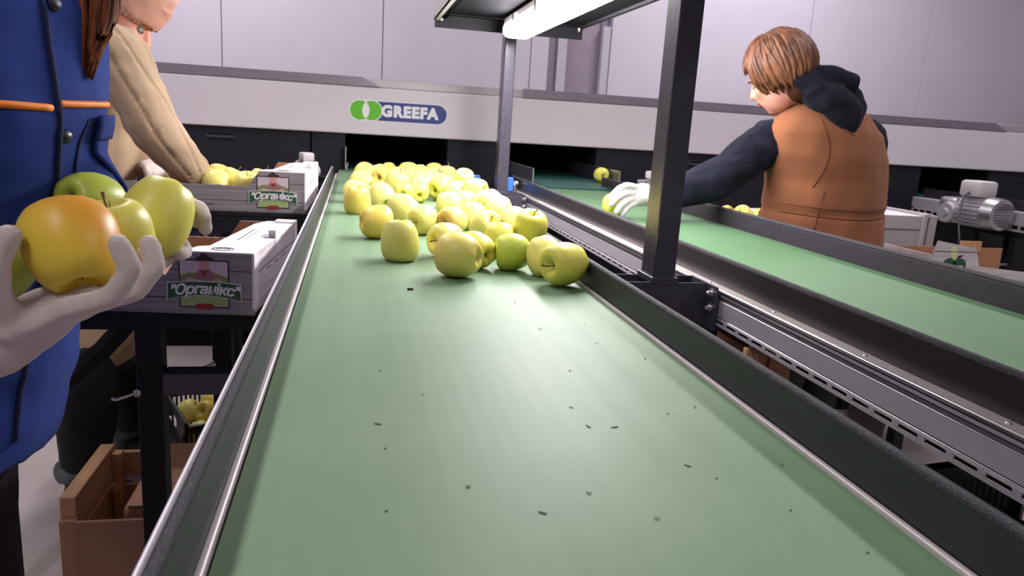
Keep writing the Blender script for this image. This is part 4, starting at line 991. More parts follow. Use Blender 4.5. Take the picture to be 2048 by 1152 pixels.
# ------------------------------------------------------------------ people
def frame(c, fwd, up):
    f = Vector(fwd).normalized(); u = Vector(up); u = (u - f * u.dot(f)).normalized(); r = f.cross(u)
    m = Matrix((r, f, u)).transposed()          # columns: right, forward, up
    c = Vector(c)
    return (lambda x, y, z: c + m @ Vector((x, y, z))), m
def head_into(bm, P, m, s=1.0):
    b_sph(bm, P(0, -.012 * s, .022 * s), 1, rad=(.074 * s, .094 * s, .100 * s), rot=m, sub=3)
    b_sph(bm, P(0, .028 * s, -.042 * s), 1, rad=(.056 * s, .062 * s, .070 * s), rot=m, sub=3)
    b_sph(bm, P(0, .060 * s, -.088 * s), .022 * s, sub=2)                            # chin
    P_chain(bm, [P(0, .080 * s, .018 * s), P(0, .094 * s, -.004 * s), P(0, .104 * s, -.022 * s)], [.009 * s, .010 * s, .013 * s])
    for x in (-1, 1):
        b_sph(bm, P(x * .009 * s, .094 * s, -.026 * s), .009 * s)                     # nostril wing
        b_sph(bm, P(x * .034 * s, .062 * s, -.018 * s), .024 * s)                     # cheek
        b_sph(bm, P(x * .030 * s, .076 * s, .026 * s), 1, rad=(.020 * s, .010 * s, .007 * s), rot=m)   # brow
        b_sph(bm, P(x * .077 * s, -.008 * s, .002 * s), 1, rad=(.009 * s, .019 * s, .031 * s), rot=m)  # ear
    b_sph(bm, P(0, .084 * s, -.054 * s), 1, rad=(.022 * s, .012 * s, .010 * s), rot=m)
def face_parts(person, P, m, s=1.0):
    for x in (-1, 1):
        b = bmesh.new(); b_sph(b, P(x * .031 * s, .0715 * s, .004 * s), .0115 * s, sub=3); e = obj('eye', b, M['eye'], person, smooth=True)
        b = bmesh.new(); b_sph(b, P(x * .031 * s, .0800 * s, .003 * s), .0052 * s, sub=2); obj('iris', b, M['iris'], e, smooth=True)
        b = bmesh.new(); b_tube(b, [P(x * (.014 + .011 * k) * s, (.0925 - .004 * k * k * .5) * s, (.024 + .003 * (1 if k == 1 else 0)) * s) for k in range(4)], [.003 * s, .0036 * s, .003 * s, .0014 * s], 6); obj('eyebrow', b, M['hair2'], person, smooth=True)
    b = bmesh.new(); b_sph(b, P(0, .094 * s, -.051 * s), 1, rad=(.021 * s, .006 * s, .004 * s), rot=m); b_sph(b, P(0, .093 * s, -.058 * s), 1, rad=(.018 * s, .006 * s, .005 * s), rot=m); obj('lips', b, M['lip'], person, smooth=True)
def mesh_part(name, me, m, parent):
    return obj(name, me, m, parent, smooth=True)
def hand_bm(wrist, wr, palm, fingers, thumb, fr=.0088, cuff=None):
    """palm: list of (centre, radii, rotation); fingers: joint lists, tips last"""
    bm = bmesh.new()
    if cuff: P_chain(bm, [cuff, wrist], [wr * 1.08, wr])
    for c, rad, rot in palm: b_sph(bm, c, 1, rad=rad, rot=rot, sub=3)
    P_chain(bm, [wrist, palm[0][0]], [wr, min(palm[0][1]) * 1.25])
    for fg in fingers:
        n = len(fg); P_chain(bm, fg, [fr * (1.12 - .20 * i / (n - 1)) for i in range(n)], 12)
    n = len(thumb); P_chain(bm, thumb, [fr * (1.45 - .35 * i / (n - 1)) for i in range(n)], 12)
    return bm
def rotm(xa, za):
    x = Vector(xa).normalized(); z = Vector(za); z = (z - x * z.dot(x)).normalized(); return Matrix((x, z.cross(x), z)).transposed()

# ---- person in the blue jacket, at the left edge, holding apples in both hands
C1 = Vector((-.47, 1.0, 0)); f1 = Vector((.80, -.60, 0)); l1 = Vector((.60, .80, 0))
p1 = thing('person', 'person in a blue orange-piped work jacket holding apples, cut off at the left edge', 'person', (-.52, 1.0, FLOOR))
Ph, mh = frame((-.46, .99, .655), (.78, -.55, -.25), (.2, -.15, 1))
b = bmesh.new()
P_chain(b, [(-.47, 1.0, .40), (-.465, .995, .53), Ph(0, -.02, -.02)], [.07, .055, .06])
P_rings(b, [((-.60, 1.0, -.22), l1 * .14, f1 * .10), ((-.50, 1.0, .05), l1 * .16, f1 * .11), ((-.47, 1.0, .30), l1 * .17, f1 * .11), ((-.47, 1.0, .43), l1 * .12, f1 * .08)])
L_S, L_E, L_W = Vector((-.365, 1.120, .405)), Vector((-.382, 1.085, .190)), Vector((-.310, 1.003, .122))
R_S, R_E, R_W = Vector((-.575, .860, .405)), Vector((-.575, .785, .140)), Vector((-.330, .738, .030))
P_chain(b, [L_S, L_E, L_W], [.045, .038, .026]); P_chain(b, [R_S, R_E, R_W], [.045, .038, .026])
b_sph(b, (-.275, .745, .062), 1, rad=(.038, .030, .010)); b_sph(b, (-.262, .987, .11), 1, rad=(.03, .009, .03))
for hx, kx, ax in (((-.555, 1.07, -.18), (-.545, 1.06, -.50), (-.565, 1.06, -.84)), ((-.65, .93, -.18), (-.64, .90, -.50), (-.65, .90, -.84))):
    P_chain(b, [hx, kx, ax], [.075, .05, .035])
head_into(b, Ph, mh)
mesh_part('body', remesh(b, .0065, 5), M['skin'], p1); face_parts(p1, Ph, mh)
JR = [(-.200, -.575, 1.0, .205, .160), (-.10, -.548, 1.0, .205, .158), (.02, -.520, 1.0, .200, .152), (.12, -.495, 1.0, .197, .148), (.24, -.475, 1.0, .197, .145), (.36, -.47, 1.0, .195, .135), (.43, -.47, 1.0, .165, .105), (.475, -.47, .998, .10, .085), (.51, -.468, .996, .072, .072)]
b = bmesh.new(); P_rings(b, [((cx, cy, z), l1 * a, f1 * d) for z, cx, cy, a, d in JR])
P_chain(b, [L_S - l1 * .035 + Vector((0, 0, .01)), L_E, L_W], [.070, .050, .042]); P_chain(b, [R_S + l1 * .008 + Vector((0, 0, .008)), R_E, R_W + Vector((-.025, .002, .005))], [.074, .057, .046])
fn = fold_noise(.005, 9, 3, (1, 1, .7)); fn2 = fold_noise(.004, 14, 8, (.5, .5, 1.6))
me = remesh(b, .008, 7, disp=lambda co, n: fn(co, n) + (fn2(co, n) if co.z < .30 else 0)); jb = bvh_of(me)
jacket = mesh_part('jacket', me, M['jacket'], p1)
def ring_pts(z, a0, a1, n, c=C1): # angle 0 = front (f1), + towards the person's left
    return [Vector((c.x, c.y, z)) + .6 * (f1 * cos(radians(a0 + (a1 - a0) * i / n)) + l1 * sin(radians(a0 + (a1 - a0) * i / n))) for i in range(n + 1)], [Vector((c.x, c.y, z))] * (n + 1)
for a0, a1, z0, z1 in ((-80, 16, .275, .2465), (20, 60, .2465, .2535)):
    s_, t_ = ring_pts(.250, a0, a1, 26)
    for i in range(27): s_[i].z = t_[i].z = z0 + (z1 - z0) * i / 26
    b = bmesh.new(); b_tube(b, on_surface(jb, s_, t_, .0012), .0042, 8); obj('piping', b, M['orange'], jacket, smooth=True)
zs = [.46 - i * .022 for i in range(29)]
st = [Vector((C1.x, C1.y, z)) + .6 * (f1 * cos(radians(18 + 2.5 * sin(z * 9))) + l1 * sin(radians(18 + 2.5 * sin(z * 9)))) for z in zs]; ta = [Vector((C1.x - (0 if z > .2 else .06 * (.2 - z) / .3), C1.y, z)) for z in zs]
pl = on_surface(jb, st, ta, .0006); b = bmesh.new(); b_tube(b, pl, .0042, 6); obj('placket', b, M['navyseam'], jacket, smooth=True)
for dz in (.36, .215, .09, -.04):
    h = on_surface(jb, [Vector((C1.x, C1.y, dz)) + .6 * (f1 * cos(radians(24)) + l1 * sin(radians(24)))], [Vector((C1.x, C1.y, dz))], .001)
    if h:
        b = bmesh.new(); b_cyl(b, h[0], h[0] + f1 * .004, .0085, .007, 18); obj('button', b, M['button'], jacket, smooth=True)
# chest pocket with its flap, on the person's left breast
def patch(name, z0, z1, a0, a1, lift, m, parent, n=8, nz=6, thick=.0035):
    b = bmesh.new(); grid = []
    for j in range(nz + 1):
        z = z0 + (z1 - z0) * j / nz; s_, t_ = ring_pts(z, a0, a1, n); h = on_surface(jb, s_, t_, lift)
        if len(h) == n + 1: grid.append([b.verts.new(p) for p in h])
    for j in range(len(grid) - 1):
        for i in range(n): b.faces.new((grid[j][i], grid[j][i + 1], grid[j + 1][i + 1], grid[j + 1][i]))
    bmesh.ops.recalc_face_normals(b, faces=b.faces[:]); bmesh.ops.solidify(b, geom=b.faces[:], thickness=thick)
    return obj(name, b, m, parent, smooth=True)
pk = patch('chest_pocket', .115, .232, 44, 68, .0015, M['jacket'], jacket)
patch('pocket_flap', .212, .240, 43, 69, .0055, M['jacket'], pk, nz=3)
s_, t_ = ring_pts(.229, 44, 67, 8); b = bmesh.new(); b_tube(b, on_surface(jb, s_, t_, .001), .0016, 6); obj('pocket_seam', b, M['navyseam'], pk)
zz = [.235 - .012 * i for i in range(11)]
s_ = [Vector((C1.x, C1.y, z)) + .6 * (f1 * cos(radians(39 - i * 1.7)) + l1 * sin(radians(39 - i * 1.7))) for i, z in enumerate(zz)]
b = bmesh.new(); b_tube(b, on_surface(jb, s_, [Vector((C1.x, C1.y, z)) for z in zz], .0004), .0018, 6); obj('arm_line', b, M['navyseam'], jacket, smooth=True)  # dark line drawn down between the arm and the chest
b = bmesh.new(); P_rings(b, [((-.468, .996, .485), l1 * .085, f1 * .082), ((-.466, .994, .535), l1 * .078, f1 * .076)]); obj('collar', remesh(b, .007, 4), M['jacket'], jacket, smooth=True)
b = bmesh.new()
P_rings(b, [((-.585, 1.0, -.10), l1 * .190, f1 * .145), ((-.605, 1.0, -.25), l1 * .18, f1 * .14)])
for hx, kx, ax in (((-.555, 1.07, -.20), (-.545, 1.06, -.50), (-.565, 1.06, -.86)), ((-.65, .93, -.20), (-.64, .90, -.50), (-.65, .90, -.86))): P_chain(b, [hx, kx, ax], [.102, .080, .068])
mesh_part('trousers', remesh(b, .011, 6, disp=fold_noise(.005, 12, 5)), M['trousers'], p1)
for cx, cy in ((-.565, 1.06), (-.65, .90)):
    b = bmesh.new(); b_sph(b, (cx + .05, cy - .04, -.86), 1, rad=(.10, .05, .045), rot=rotm(f1, (0, 0, 1)), sub=3); b_sph(b, (cx, cy, -.83), .055); me = remesh(b, .008, 4)
    for v in me.vertices: v.co.z = max(v.co.z, FLOOR + .001)
    mesh_part('boot', me, M['boot'], p1)
# right glove: cupped under the front apple, fingers curled up on its right, thumb on its left
g1 = hand_bm(R_W + Vector((.006, 0, .002)), .031,
    [((-.278, .742, .062), (.044, .040, .021), rotm((.85, -.05, .42), (-.4, 0, 1))), ((-.252, .740, .073), (.034, .040, .017), rotm((.85, -.05, .42), (-.4, 0, 1))), ((-.300, .726, .055), (.028, .022, .020), None)],
    [[(-.248, .708, .076), (-.208, .695, .090), (-.190, .690, .116), (-.199, .688, .140)],
     [(-.242, .730, .074), (-.198, .728, .088), (-.180, .730, .112), (-.186, .734, .132)],
     [(-.242, .752, .074), (-.202, .758, .088), (-.188, .764, .106), (-.192, .768, .124)],
     [(-.248, .772, .075), (-.212, .784, .086), (-.200, .790, .100), (-.204, .790, .112)]],
    [(-.300, .722, .058), (-.305, .706, .088), (-.300, .700, .116), (-.288, .700, .142)], .0100, cuff=R_W + Vector((-.035, .003, -.004)))
mesh_part('glove', remesh(g1, .0034, 4, disp=fold_noise(.0010, 45, 2)), M['glove'], p1)
g2 = hand_bm(L_W + Vector((.008, -.004, -.004)), .028,
    [((-.264, .990, .112), (.036, .014, .034), rotm((1, -.1, 0), (0, 0, 1))), ((-.262, .975, .088), (.026, .026, .018), None)],
    [[(-.235, .986, .136), (-.205, .984, .142), (-.186, .976, .136), (-.180, .966, .126)],
     [(-.233, .986, .118), (-.203, .985, .122), (-.183, .978, .118), (-.180, .966, .112)],
     [(-.235, .984, .100), (-.212, .974, .094), (-.200, .952, .086), (-.203, .932, .086)],
     [(-.242, .980, .086), (-.225, .962, .080), (-.222, .938, .076), (-.228, .920, .078)]],
    [(-.262, .968, .090), (-.262, .930, .080), (-.250, .905, .082), (-.234, .892, .094)], .0095, cuff=L_W + Vector((-.02, .02, .006)))
mesh_part('glove', remesh(g2, .0036, 4, disp=fold_noise(.0010, 45, 4)), M['glove'], p1)
# hair: long, parted, one lock falling over the left shoulder
b = bmesh.new(); b_sph(b, Ph(0, -.022, .032), 1, rad=(.086, .100, .104), rot=mh, sub=3)
P_chain(b, [Ph(0, -.09, .0), Ph(0, -.10, -.10), Ph(0, -.11, -.22)], [.06, .06, .03]); me = remesh(b, .008, 4)
bm = bmesh.new(); bm.from_mesh(me); inv = mh.inverted(); hc = Ph(0, 0, 0)
bmesh.ops.delete(bm, geom=[v for v in bm.verts if (inv @ (v.co - hc)).y > .045 and (inv @ (v.co - hc)).z < .052], context='VERTS'); hair1 = obj('hair', bm, M['hair2'], p1, smooth=True)
rnd = random.Random(3); b = bmesh.new()
for k in range(90):
    dx, dy, dz = rnd.uniform(-.024, .024), rnd.uniform(-.015, .015), rnd.uniform(-.05, .014)
    pts = [Ph(-.07, -.01, .02) + Vector((dx * .3, dy * .3, 0)), Vector((-.375 + dx * .6, 1.045 + dy, .52)), Vector((-.318 + dx, 1.035 + dy, .43)), Vector((-.310 + dx, 1.028 + dy, .37)), Vector((-.314 + dx * .6, 1.018 + dy * .7, .325)), Vector((-.318 + dx * .25, 1.010 + dy * .4, .288 - dz * .5))]
    b_tube(b, catmull([tuple(p) for p in pts], 3), [.0036] * 4 + [.0042] * 8 + [.0034, .0026, .0018, .0008], 5)
obj('hair_lock', b, M['hair2'], hair1, smooth=True, kind='stuff')
apple(-.252, .742, .1285, .0415, 'h', (-.3, .5, .8), 's', 'orange-tinted apple nearest the camera, cupped in the front glove', 'apples held by the person in blue', shape=1)
apple(-.247, .845, .1165, .0405, 'yg', (-.15, -.15, .97), 's', 'held apple with its brown stem up, right behind the orange-tinted one', 'apples held by the person in blue', shape=2, roll=2.4)
apple(-.228, .930, .1290, .0405, 'yg', (-.3, -.45, -.8), 's', 'smooth yellow-green held apple farthest right, before the brown box rim', 'apples held by the person in blue', shape='T')
apple(-.311, .975, .1390, .0370, 'g', (-.35, -.85, .25), 'c', 'greenish held apple with its dark eye out, against the blue sleeve', 'apples held by the person in blue', shape=0)
apple(-.347, .800, .0930, .0385, 'g', (.5, .2, .85), 's', 'green-yellow apple on the wrist, cut by the left picture edge', 'apples held by the person in blue', shape=3)

# ---- woman in the beige sweater and pink beanie, filling the farther box
p2 = thing('person', 'person in a beige cable sweater and pink beanie bending over the farther box', 'person', (-.78, 2.3, FLOOR))
f2 = Vector((.97, -.12, 0)).normalized(); l2 = Vector((-f2.y, f2.x, 0))
Ph, mh = frame((-.628, 2.285, .484), (.80, -.06, -.60), (.55, 0, .80))
S_R, E_R, W_R = Vector((-.595, 2.135, .375)), Vector((-.502, 2.075, .200)), Vector((-.428, 2.125, .088))
S_L, E_L, W_L = Vector((-.680, 2.430, .350)), Vector((-.715, 2.480, .170)), Vector((-.590, 2.330, .100))
b = bmesh.new()
P_rings(b, [((-.78, 2.3, -.40), l2 * .16, f2 * .12), ((-.77, 2.3, .0), l2 * .15, f2 * .11), ((-.70, 2.29, .28), l2 * .16, f2 * .10), ((-.66, 2.29, .38), l2 * .11, f2 * .07)])
P_chain(b, [(-.67, 2.29, .36), (-.645, 2.287, .44), Ph(0, -.03, -.01)], [.06, .052, .055])
P_chain(b, [S_R, E_R, W_R], [.045, .036, .026]); P_chain(b, [S_L, E_L, W_L], [.045, .036, .026])
P_chain(b, [W_R, W_R + Vector((.04, .01, -.015))], [.02, .014]); P_chain(b, [W_L, W_L + Vector((.03, -.03, -.01))], [.02, .014])
for hx, kx, ax in (((-.765, 2.21, -.32), (-.725, 2.16, -.57), (-.755, 2.20, -.84)), ((-.74, 2.40, -.32), (-.70, 2.43, -.57), (-.72, 2.52, -.84))): P_chain(b, [hx, kx, ax], [.075, .05, .035])
head_into(b, Ph, mh, .97)
mesh_part('body', remesh(b, .0070, 5), M['skin'], p2); face_parts(p2, Ph, mh, .97)
def cable(axis_a, axis_b, k=9, amp=.0042):
    a_, b_ = Vector(axis_a), Vector(axis_b); d = (b_ - a_).normalized(); e1 = d.cross(Vector((0, 1, 0))).normalized(); e2 = d.cross(e1)
    def f(co):
        q = co - a_; th = atan2(q.dot(e1), q.dot(e2)); t = q.dot(d)
        return amp * (min(.75, abs(sin(th * k / 2 + .12 * sin(t * 45)))) - .6 + .10 * abs(sin(t * 150)))
    return f
b = bmesh.new()
P_rings(b, [((cx, cy, z), l2 * a, f2 * d) for z, cx, cy, a, d in [(-.485, -.79, 2.30, .185, .155), (-.40, -.785, 2.30, .195, .165), (-.25, -.785, 2.30, .19, .16), (0, -.780, 2.30, .19, .152), (.18, -.735, 2.295, .185, .142), (.31, -.69, 2.29, .18, .128), (.385, -.665, 2.29, .135, .098), (.43, -.645, 2.288, .08, .075)]])
P_chain(b, [S_L, E_L, W_L], [.080, .066, .050])
ft = cable((-.78, 2.3, -.3), (-.70, 2.3, .4), 16, .0030); fo = fold_noise(.008, 8, 6)
sw = mesh_part('sweater', remesh(b, .0085, 6, disp=lambda co, n: fo(co, n) + ft(co)), M['sweater'], p2)
b = bmesh.new(); P_chain(b, [S_R + Vector((-.045, .05, .012)), S_R, E_R, W_R], [.076, .075, .063, .050])

def grooves(axis_a, axis_b, k, amp):
    a_, b_ = Vector(axis_a), Vector(axis_b); d = (b_ - a_).normalized(); e1 = d.cross(Vector((0, 1, 0))).normalized(); e2 = d.cross(e1)
    def f(co):
        q = co - a_; th = atan2(q.dot(e1), q.dot(e2)); t = q.dot(d)
        w = sin(th * k / 2 + .10 * sin(t * 30)); return -amp * math.exp(-(w / .16) ** 2) + .0016 * sin(t * 120) * (1 if w > .4 else 0)
    return f
ca = grooves(S_R, W_R, 10, .0065); fo2 = fold_noise(.0045, 8, 2, (1, 1, 1.5))
mesh_part('sleeve', remesh(b, .006, 5, disp=lambda co, n: fo2(co, n) + ca(co)), M['sweater'], sw)
b = bmesh.new(); P_chain(b, [(-.672, 2.29, .405), (-.640, 2.287, .445)], [.074, .066]); mesh_part('collar', remesh(b, .007, 4, disp=fold_noise(.004, 20, 1)), M['sweater'], sw)
b = bmesh.new()
P_rings(b, [((-.78, 2.3, -.36), l2 * .17, f2 * .135), ((-.77, 2.3, -.52), l2 * .165, f2 * .13)])
for hx, kx, ax in (((-.765, 2.21, -.42), (-.725, 2.16, -.60), (-.757, 2.20, -.80)), ((-.74, 2.40, -.42), (-.70, 2.43, -.60), (-.72, 2.52, -.80))): P_chain(b, [hx, kx, ax], [.100, .080, .062])
mesh_part('trousers', remesh(b, .012, 6, disp=fold_noise(.006, 12, 5)), M['trousers2'], p2)
for cx, cy in ((-.76, 2.20), (-.725, 2.52)):
    b = bmesh.new(); b_sph(b, (cx + .055, cy - .01, -.862), 1, rad=(.115, .046, .042), rot=rotm(f2, (0, 0, 1)), sub=3); P_chain(b, [(cx, cy, -.85), (cx, cy, -.79)], [.05, .056]); me = remesh(b, .008, 4)
    for v in me.vertices: v.co.z = max(v.co.z, FLOOR + .001)
    bo = mesh_part('boot', me, M['boot'], p2)
    b = bmesh.new(); P_rings(b, [((cx, cy, -.815), (.068, 0, 0), (0, .068, 0)), ((cx, cy, -.795), (.075, 0, 0), (0, .075, 0)), ((cx, cy, -.765), (.070, 0, 0), (0, .070, 0))]); mesh_part('cuff', remesh(b, .008, 3, disp=fold_noise(.006, 40, 2)), M['cuff'], bo)
def simple_hand(W_, d, up, s=1.0, side=1):
    d = Vector(d).normalized(); up = Vector(up); up = (up - d * up.dot(d)).normalized(); sd = d.cross(up) * side; W_ = Vector(W_)
    Q = lambda x, y, z: W_ + (sd * x + d * y + up * z) * s
    fi = [[Q(x * .9, .075, 0), Q(x * 1.05, .105, -.004), Q(x * 1.1, .128, -.018), Q(x * 1.1, .138 - abs(x) * .3, -.036)] for x in (-.030, -.010, .010, .029)]
    th = [Q(-.028, .030, -.006), Q(-.050, .055, -.014), Q(-.052, .080, -.024)]
    return hand_bm(Q(0, .01, 0), .026 * s, [(Q(0, .050, 0), (.036 * s, .042 * s, .016 * s), Matrix((sd, d, up)).transposed())], fi, th, .0092 * s, cuff=Q(0, -.03, 0))
mesh_part('glove', remesh(simple_hand(W_R + Vector((.012, .003, -.006)), (.80, .45, -.30), (.3, -.5, .8), .92, -1), .0045, 3), M['glove2'], p2)
mesh_part('glove', remesh(simple_hand(W_L + Vector((.004, -.01, -.004)), (.50, -.78, -.30), (.3, -.1, .9), .92), .0045, 3), M['glove'], p2)
# ribbed beanie with a folded band
inv = mh.inverted(); hc = Ph(0, 0, 0)
def bean_ring(t, r, off=-.010): return (Ph(0, off, t), mh @ Vector((r * .92, 0, 0)), mh @ Vector((0, r * 1.10, 0)))
def rib(co, n):
    q = inv @ (co - hc); th = atan2(q.x, q.y + .01); return .0022 * sin(th * 46) if q.z < .135 else 0
b = bmesh.new(); P_rings(b, [bean_ring(.020, .086), bean_ring(.030, .096), bean_ring(.085, .099), bean_ring(.120, .092), bean_ring(.150, .070), bean_ring(.172, .035)], 40)
bn = mesh_part('beanie', remesh(b, .0055, 6, disp=lambda co, n: fold_noise(.006, 16, 9)(co, n)), M['beanie'], p2)
b = bmesh.new(); P_rings(b, [bean_ring(.012, .088, -.020), bean_ring(.016, .0945, -.020), bean_ring(.068, .0985, -.020), bean_ring(.074, .094, -.020)], 48); mesh_part('folded_band', remesh(b, .0040, 3, disp=rib), M['beanie'], bn)
b = bmesh.new(); P_rings(b, [bean_ring(.074, .094, -.012), bean_ring(.080, .102, -.012), bean_ring(.092, .102, -.012), bean_ring(.098, .094, -.012)], 40); mesh_part('knit_fold', remesh(b, .0045, 3, disp=fold_noise(.003, 18, 4)), M['beanie'], bn)

# ---- person in the brown vest seen from behind, reaching over the far belt
p3 = thing('person', 'person in a brown vest over a navy hoodie reaching across the far belt', 'person', (1.5, 2.2, FLOOR))
f3 = Vector((-.35, .94, 0)).normalized(); l3 = Vector((-f3.y, f3.x, 0))
Ph, mh = frame((1.246, 2.125, .452), (-.58, .66, -.48), (-.30, .12, .95))
S_L, E_L, W_L = Vector((1.262, 2.150, .262)), Vector((1.075, 2.125, .128)), Vector((.905, 2.150, .072))
S_R, E_R, W_R = Vector((1.655, 2.255, .275)), Vector((1.735, 2.300, .060)), Vector((1.640, 2.500, .030))
b = bmesh.new()
P_rings(b, [((1.52, 2.22, -.30), l3 * .18, f3 * .12), ((1.50, 2.19, .05), l3 * .18, f3 * .12), ((1.47, 2.17, .26), l3 * .18, f3 * .11), ((1.44, 2.155, .35), l3 * .12, f3 * .08)])
P_chain(b, [(1.43, 2.155, .34), (1.36, 2.145, .40), Ph(.0, -.03, -.03)], [.065, .056, .058])
P_chain(b, [S_L, E_L, W_L], [.048, .038, .026]); P_chain(b, [S_R, E_R, W_R], [.048, .038, .026])
P_chain(b, [W_L, W_L + Vector((-.05, -.01, .0))], [.02, .013]); P_chain(b, [W_R, W_R + Vector((-.05, .05, .0))], [.02, .013])
for sg in (-1, 1):
    h = Vector((1.53, 2.22, 0)) + l3 * .10 * sg; P_chain(b, [(h.x, h.y, -.28), (h.x, h.y + .01, -.55), (h.x, h.y - .01, -.84)], [.08, .05, .035])
head_into(b, Ph, mh, .92)
mesh_part('body', remesh(b, .0070, 5), M['skin'], p3); face_parts(p3, Ph, mh, .92)
b = bmesh.new()
P_rings(b, [((cx, cy, z), l3 * a, f3 * d) for z, cx, cy, a, d in [(-.36, 1.535, 2.215, .265, .175), (-.20, 1.53, 2.21, .262, .175), (-.06, 1.515, 2.20, .252, .170), (.045, 1.502, 2.19, .240, .163), (.15, 1.492, 2.185, .230, .158), (.22, 1.468, 2.165, .238, .150), (.30, 1.445, 2.15, .226, .132), (.350, 1.43, 2.145, .180, .105), (.395, 1.42, 2.150, .105, .080)]], 40)
fo = fold_noise(.009, 8, 12, (1, 1, .5)); me = remesh(b, .0085, 7, disp=lambda co, n: fo(co, n) - .006 * math.exp(-((co.z - .050) / .012) ** 2))
vb = bvh_of(me); vest = mesh_part('vest', me, M['vest'], p3)
def vest_line(name, pts_angles_z, r, m=None):
    s_, t_ = [], []
    for a, z in pts_angles_z:
        c = Vector((1.485, 2.185, z)); s_.append(c + .7 * (-f3 * cos(radians(a)) + l3 * sin(radians(a)))); t_.append(c)
    b = bmesh.new(); b_tube(b, on_surface(vb, s_, t_, .0002), r, 6); return obj(name, b, m or M['vestseam'], vest, smooth=True)
vest_line('waist_seam', [(-85 + 170 * i / 30, .050 - .012 * sin(i / 30 * pi)) for i in range(31)], .0022)
vest_line('waist_seam', [(-85 + 170 * i / 30, .076 - .012 * sin(i / 30 * pi)) for i in range(31)], .0014)
vest_line('yoke_seam', [(55 - i * 3, .325 - .006 * i + .0002 * i * i) for i in range(9)], .0016)
vest_line('armhole_seam', [(62 - 9 * sin(i / 14 * pi), .33 - .20 * i / 14) for i in range(15)], .0022)
vest_line('side_seam', [(52 + 4 * sin(i / 10 * pi), .12 - .30 * i / 10) for i in range(11)], .0016)
vest_line('vent_slit', [(58, .012), (58, -.03), (57, -.10)], .0030, M['groove'])
b = bmesh.new(); P_chain(b, [S_L + Vector((.05, .01, 0)), S_L, (S_L + E_L) / 2 + Vector((0, 0, .004)), E_L, W_L + Vector((.012, 0, 0))], [.070, .072, .066, .062, .044])
fo = fold_noise(.009, 13, 3, (.8, 1, 1.5)); sl = mesh_part('sleeve', remesh(b, .0065, 6, disp=fo), M['navy'], p3)
b = bmesh.new(); P_chain(b, [W_L + Vector((.030, 0, .002)), W_L + Vector((.0, 0, 0))], [.042, .038]); mesh_part('cuff', remesh(b, .005, 3), M['navy'], sl)
b = bmesh.new(); P_chain(b, [S_R - Vector((.03, .01, 0)), S_R, E_R, W_R], [.078, .080, .064, .045]); mesh_part('sleeve', remesh(b, .0075, 6, disp=fold_noise(.008, 12, 7)), M['navy'], p3)
# hood lying on the shoulders
b = bmesh.new()
b_sph(b, (1.335, 2.10, .424), 1, rad=(.086, .078, .050), rot=Euler((0, radians(12), 0)).to_matrix(), sub=3)
b_sph(b, (1.395, 2.055, .385), 1, rad=(.110, .052, .052), rot=Euler((radians(10), radians(20), 0)).to_matrix(), sub=3)
b_sph(b, (1.440, 2.045, .350), 1, rad=(.070, .040, .058), rot=Euler((0, radians(38), 0)).to_matrix(), sub=3)
P_chain(b, [(1.315, 2.075, .455), (1.385, 2.055, .456), (1.468, 2.060, .438)], [.026, .028, .025])
P_chain(b, [(1.490, 2.075, .400), (1.497, 2.06, .36), (1.468, 2.045, .31)], [.026, .030, .030])
bmesh.ops.translate(b, vec=(-.030, -.012, .008), verts=b.verts[:]); fo = fold_noise(.007, 17, 5); mesh_part('hood', remesh(b, .0060, 4, disp=fo), M['navy'], p3)
b = bmesh.new()
P_rings(b, [((1.53, 2.22, -.24), l3 * .19, f3 * .14), ((1.53, 2.22, -.40), l3 * .18, f3 * .13)])
for sg in (-1, 1):
    h = Vector((1.53, 2.22, 0)) + l3 * .10 * sg; P_chain(b, [(h.x, h.y, -.32), (h.x, h.y + .01, -.56), (h.x, h.y - .01, -.86)], [.10, .078, .065])
    bb = bmesh.new(); b_sph(bb, (h.x - .02, h.y + .05, -.862), 1, rad=(.11, .046, .042), rot=rotm(f3, (0, 0, 1)), sub=3); b_sph(bb, (h.x, h.y, -.84), .055); me = remesh(bb, .008, 4)
    for v in me.vertices: v.co.z = max(v.co.z, FLOOR + .001)
    mesh_part('boot', me, M['boot'], p3)
mesh_part('trousers', remesh(b, .012, 6, disp=fold_noise(.006, 12, 5)), M['trousers2'], p3)
g3 = hand_bm(W_L + Vector((-.006, 0, 0)), .031, [((.855, 2.150, .076), (.042, .024, .036), rotm((1, 0, .05), (0, 0, 1)))],
    [[(.825, 2.140, .099), (.795, 2.128, .104), (.768, 2.122, .094), (.750, 2.122, .074)],
     [(.820, 2.138, .082), (.788, 2.124, .080), (.762, 2.118, .066), (.748, 2.120, .046)],
     [(.822, 2.138, .066), (.795, 2.126, .058), (.776, 2.120, .042), (.768, 2.122, .024)],
     [(.830, 2.140, .052), (.808, 2.132, .042), (.795, 2.128, .028), (.790, 2.130, .016)]],
    [(.850, 2.170, .085), (.825, 2.196, .080), (.800, 2.206, .066), (.786, 2.206, .050)], .0102, cuff=W_L + Vector((.02, 0, 0)))
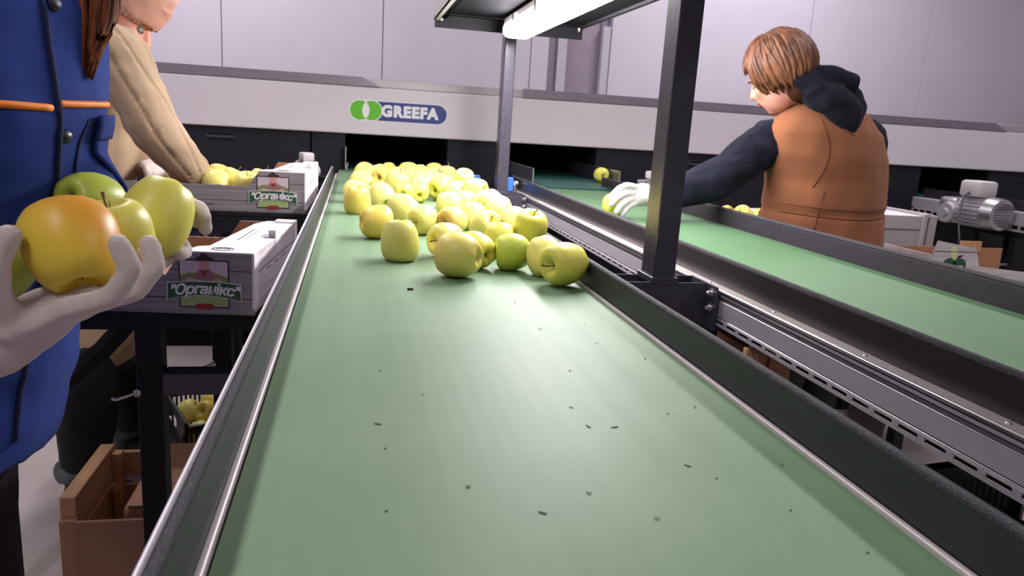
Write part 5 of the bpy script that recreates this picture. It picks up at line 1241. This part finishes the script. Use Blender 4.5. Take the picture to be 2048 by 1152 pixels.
mesh_part('glove', remesh(g3, .0040, 4), M['glove2'], p3)
mesh_part('glove', remesh(simple_hand(W_R, (-.6, .6, -.3), (0, 0, 1), 1.0), .005, 3), M['glove2'], p3)
apple(.772, 2.164, .0385, .036, 'yg', (0, -.2, 1), 's', 'yellow-green apple being gripped by the white glove on the far belt', 'apple under the white glove')
# short auburn hair: a cap with combed locks
inv = mh.inverted(); hc = Ph(0, 0, 0)
b = bmesh.new(); b_sph(b, Ph(0, -.014, .030), 1, rad=(.079, .093, .094), rot=mh, sub=3); b_sph(b, Ph(0, -.040, -.045), 1, rad=(.062, .046, .060), rot=mh, sub=3)
me = remesh(b, .006, 5); bm = bmesh.new(); bm.from_mesh(me)
bmesh.ops.delete(bm, geom=[v for v in bm.verts if (lambda q: (q.y > .052 and q.z < .048) or (q.y > .015 and q.z < -.02))(inv @ (v.co - hc))], context='VERTS')
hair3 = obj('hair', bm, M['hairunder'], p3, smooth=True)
rnd = random.Random(12); b = bmesh.new()
for k in range(280):
    ph = rnd.uniform(0, 2 * pi); front = cos(ph)
    th0 = rnd.uniform(.05, .7); th1 = (1.25 + rnd.uniform(-.1, .15)) if front > .75 else (2.0 + rnd.uniform(-.2, .25)) if front > .1 else (2.45 + rnd.uniform(-.35, .2))
    sw_ = rnd.uniform(-.45, .45); pts = []; n = 8; lift = rnd.uniform(.97, 1.10)
    for i in range(n + 1):
        t = th0 + (th1 - th0) * i / n; a = ph + sw_ * i / n
        k2 = lift * (1.0 if t < 1.6 else 1.0 - .10 * (t - 1.6))
        pts.append(Ph(.083 * k2 * sin(t) * sin(a), -.014 + .096 * k2 * sin(t) * cos(a), .028 + .097 * k2 * cos(t) - (.010 if t > 1.6 else 0)))
    b_tube(b, pts, [.0035] + [.0072] * (n - 3) + [.0062, .0044, .0010], 6)
obj('hair_locks', b, M['hair'], hair3, smooth=True, kind='stuff')

# ------------------------------------------------------------------ lift everything so that the floor is at z = 0
for o in list(COL.objects):
    if o.parent is None: o.location.z += 0.9
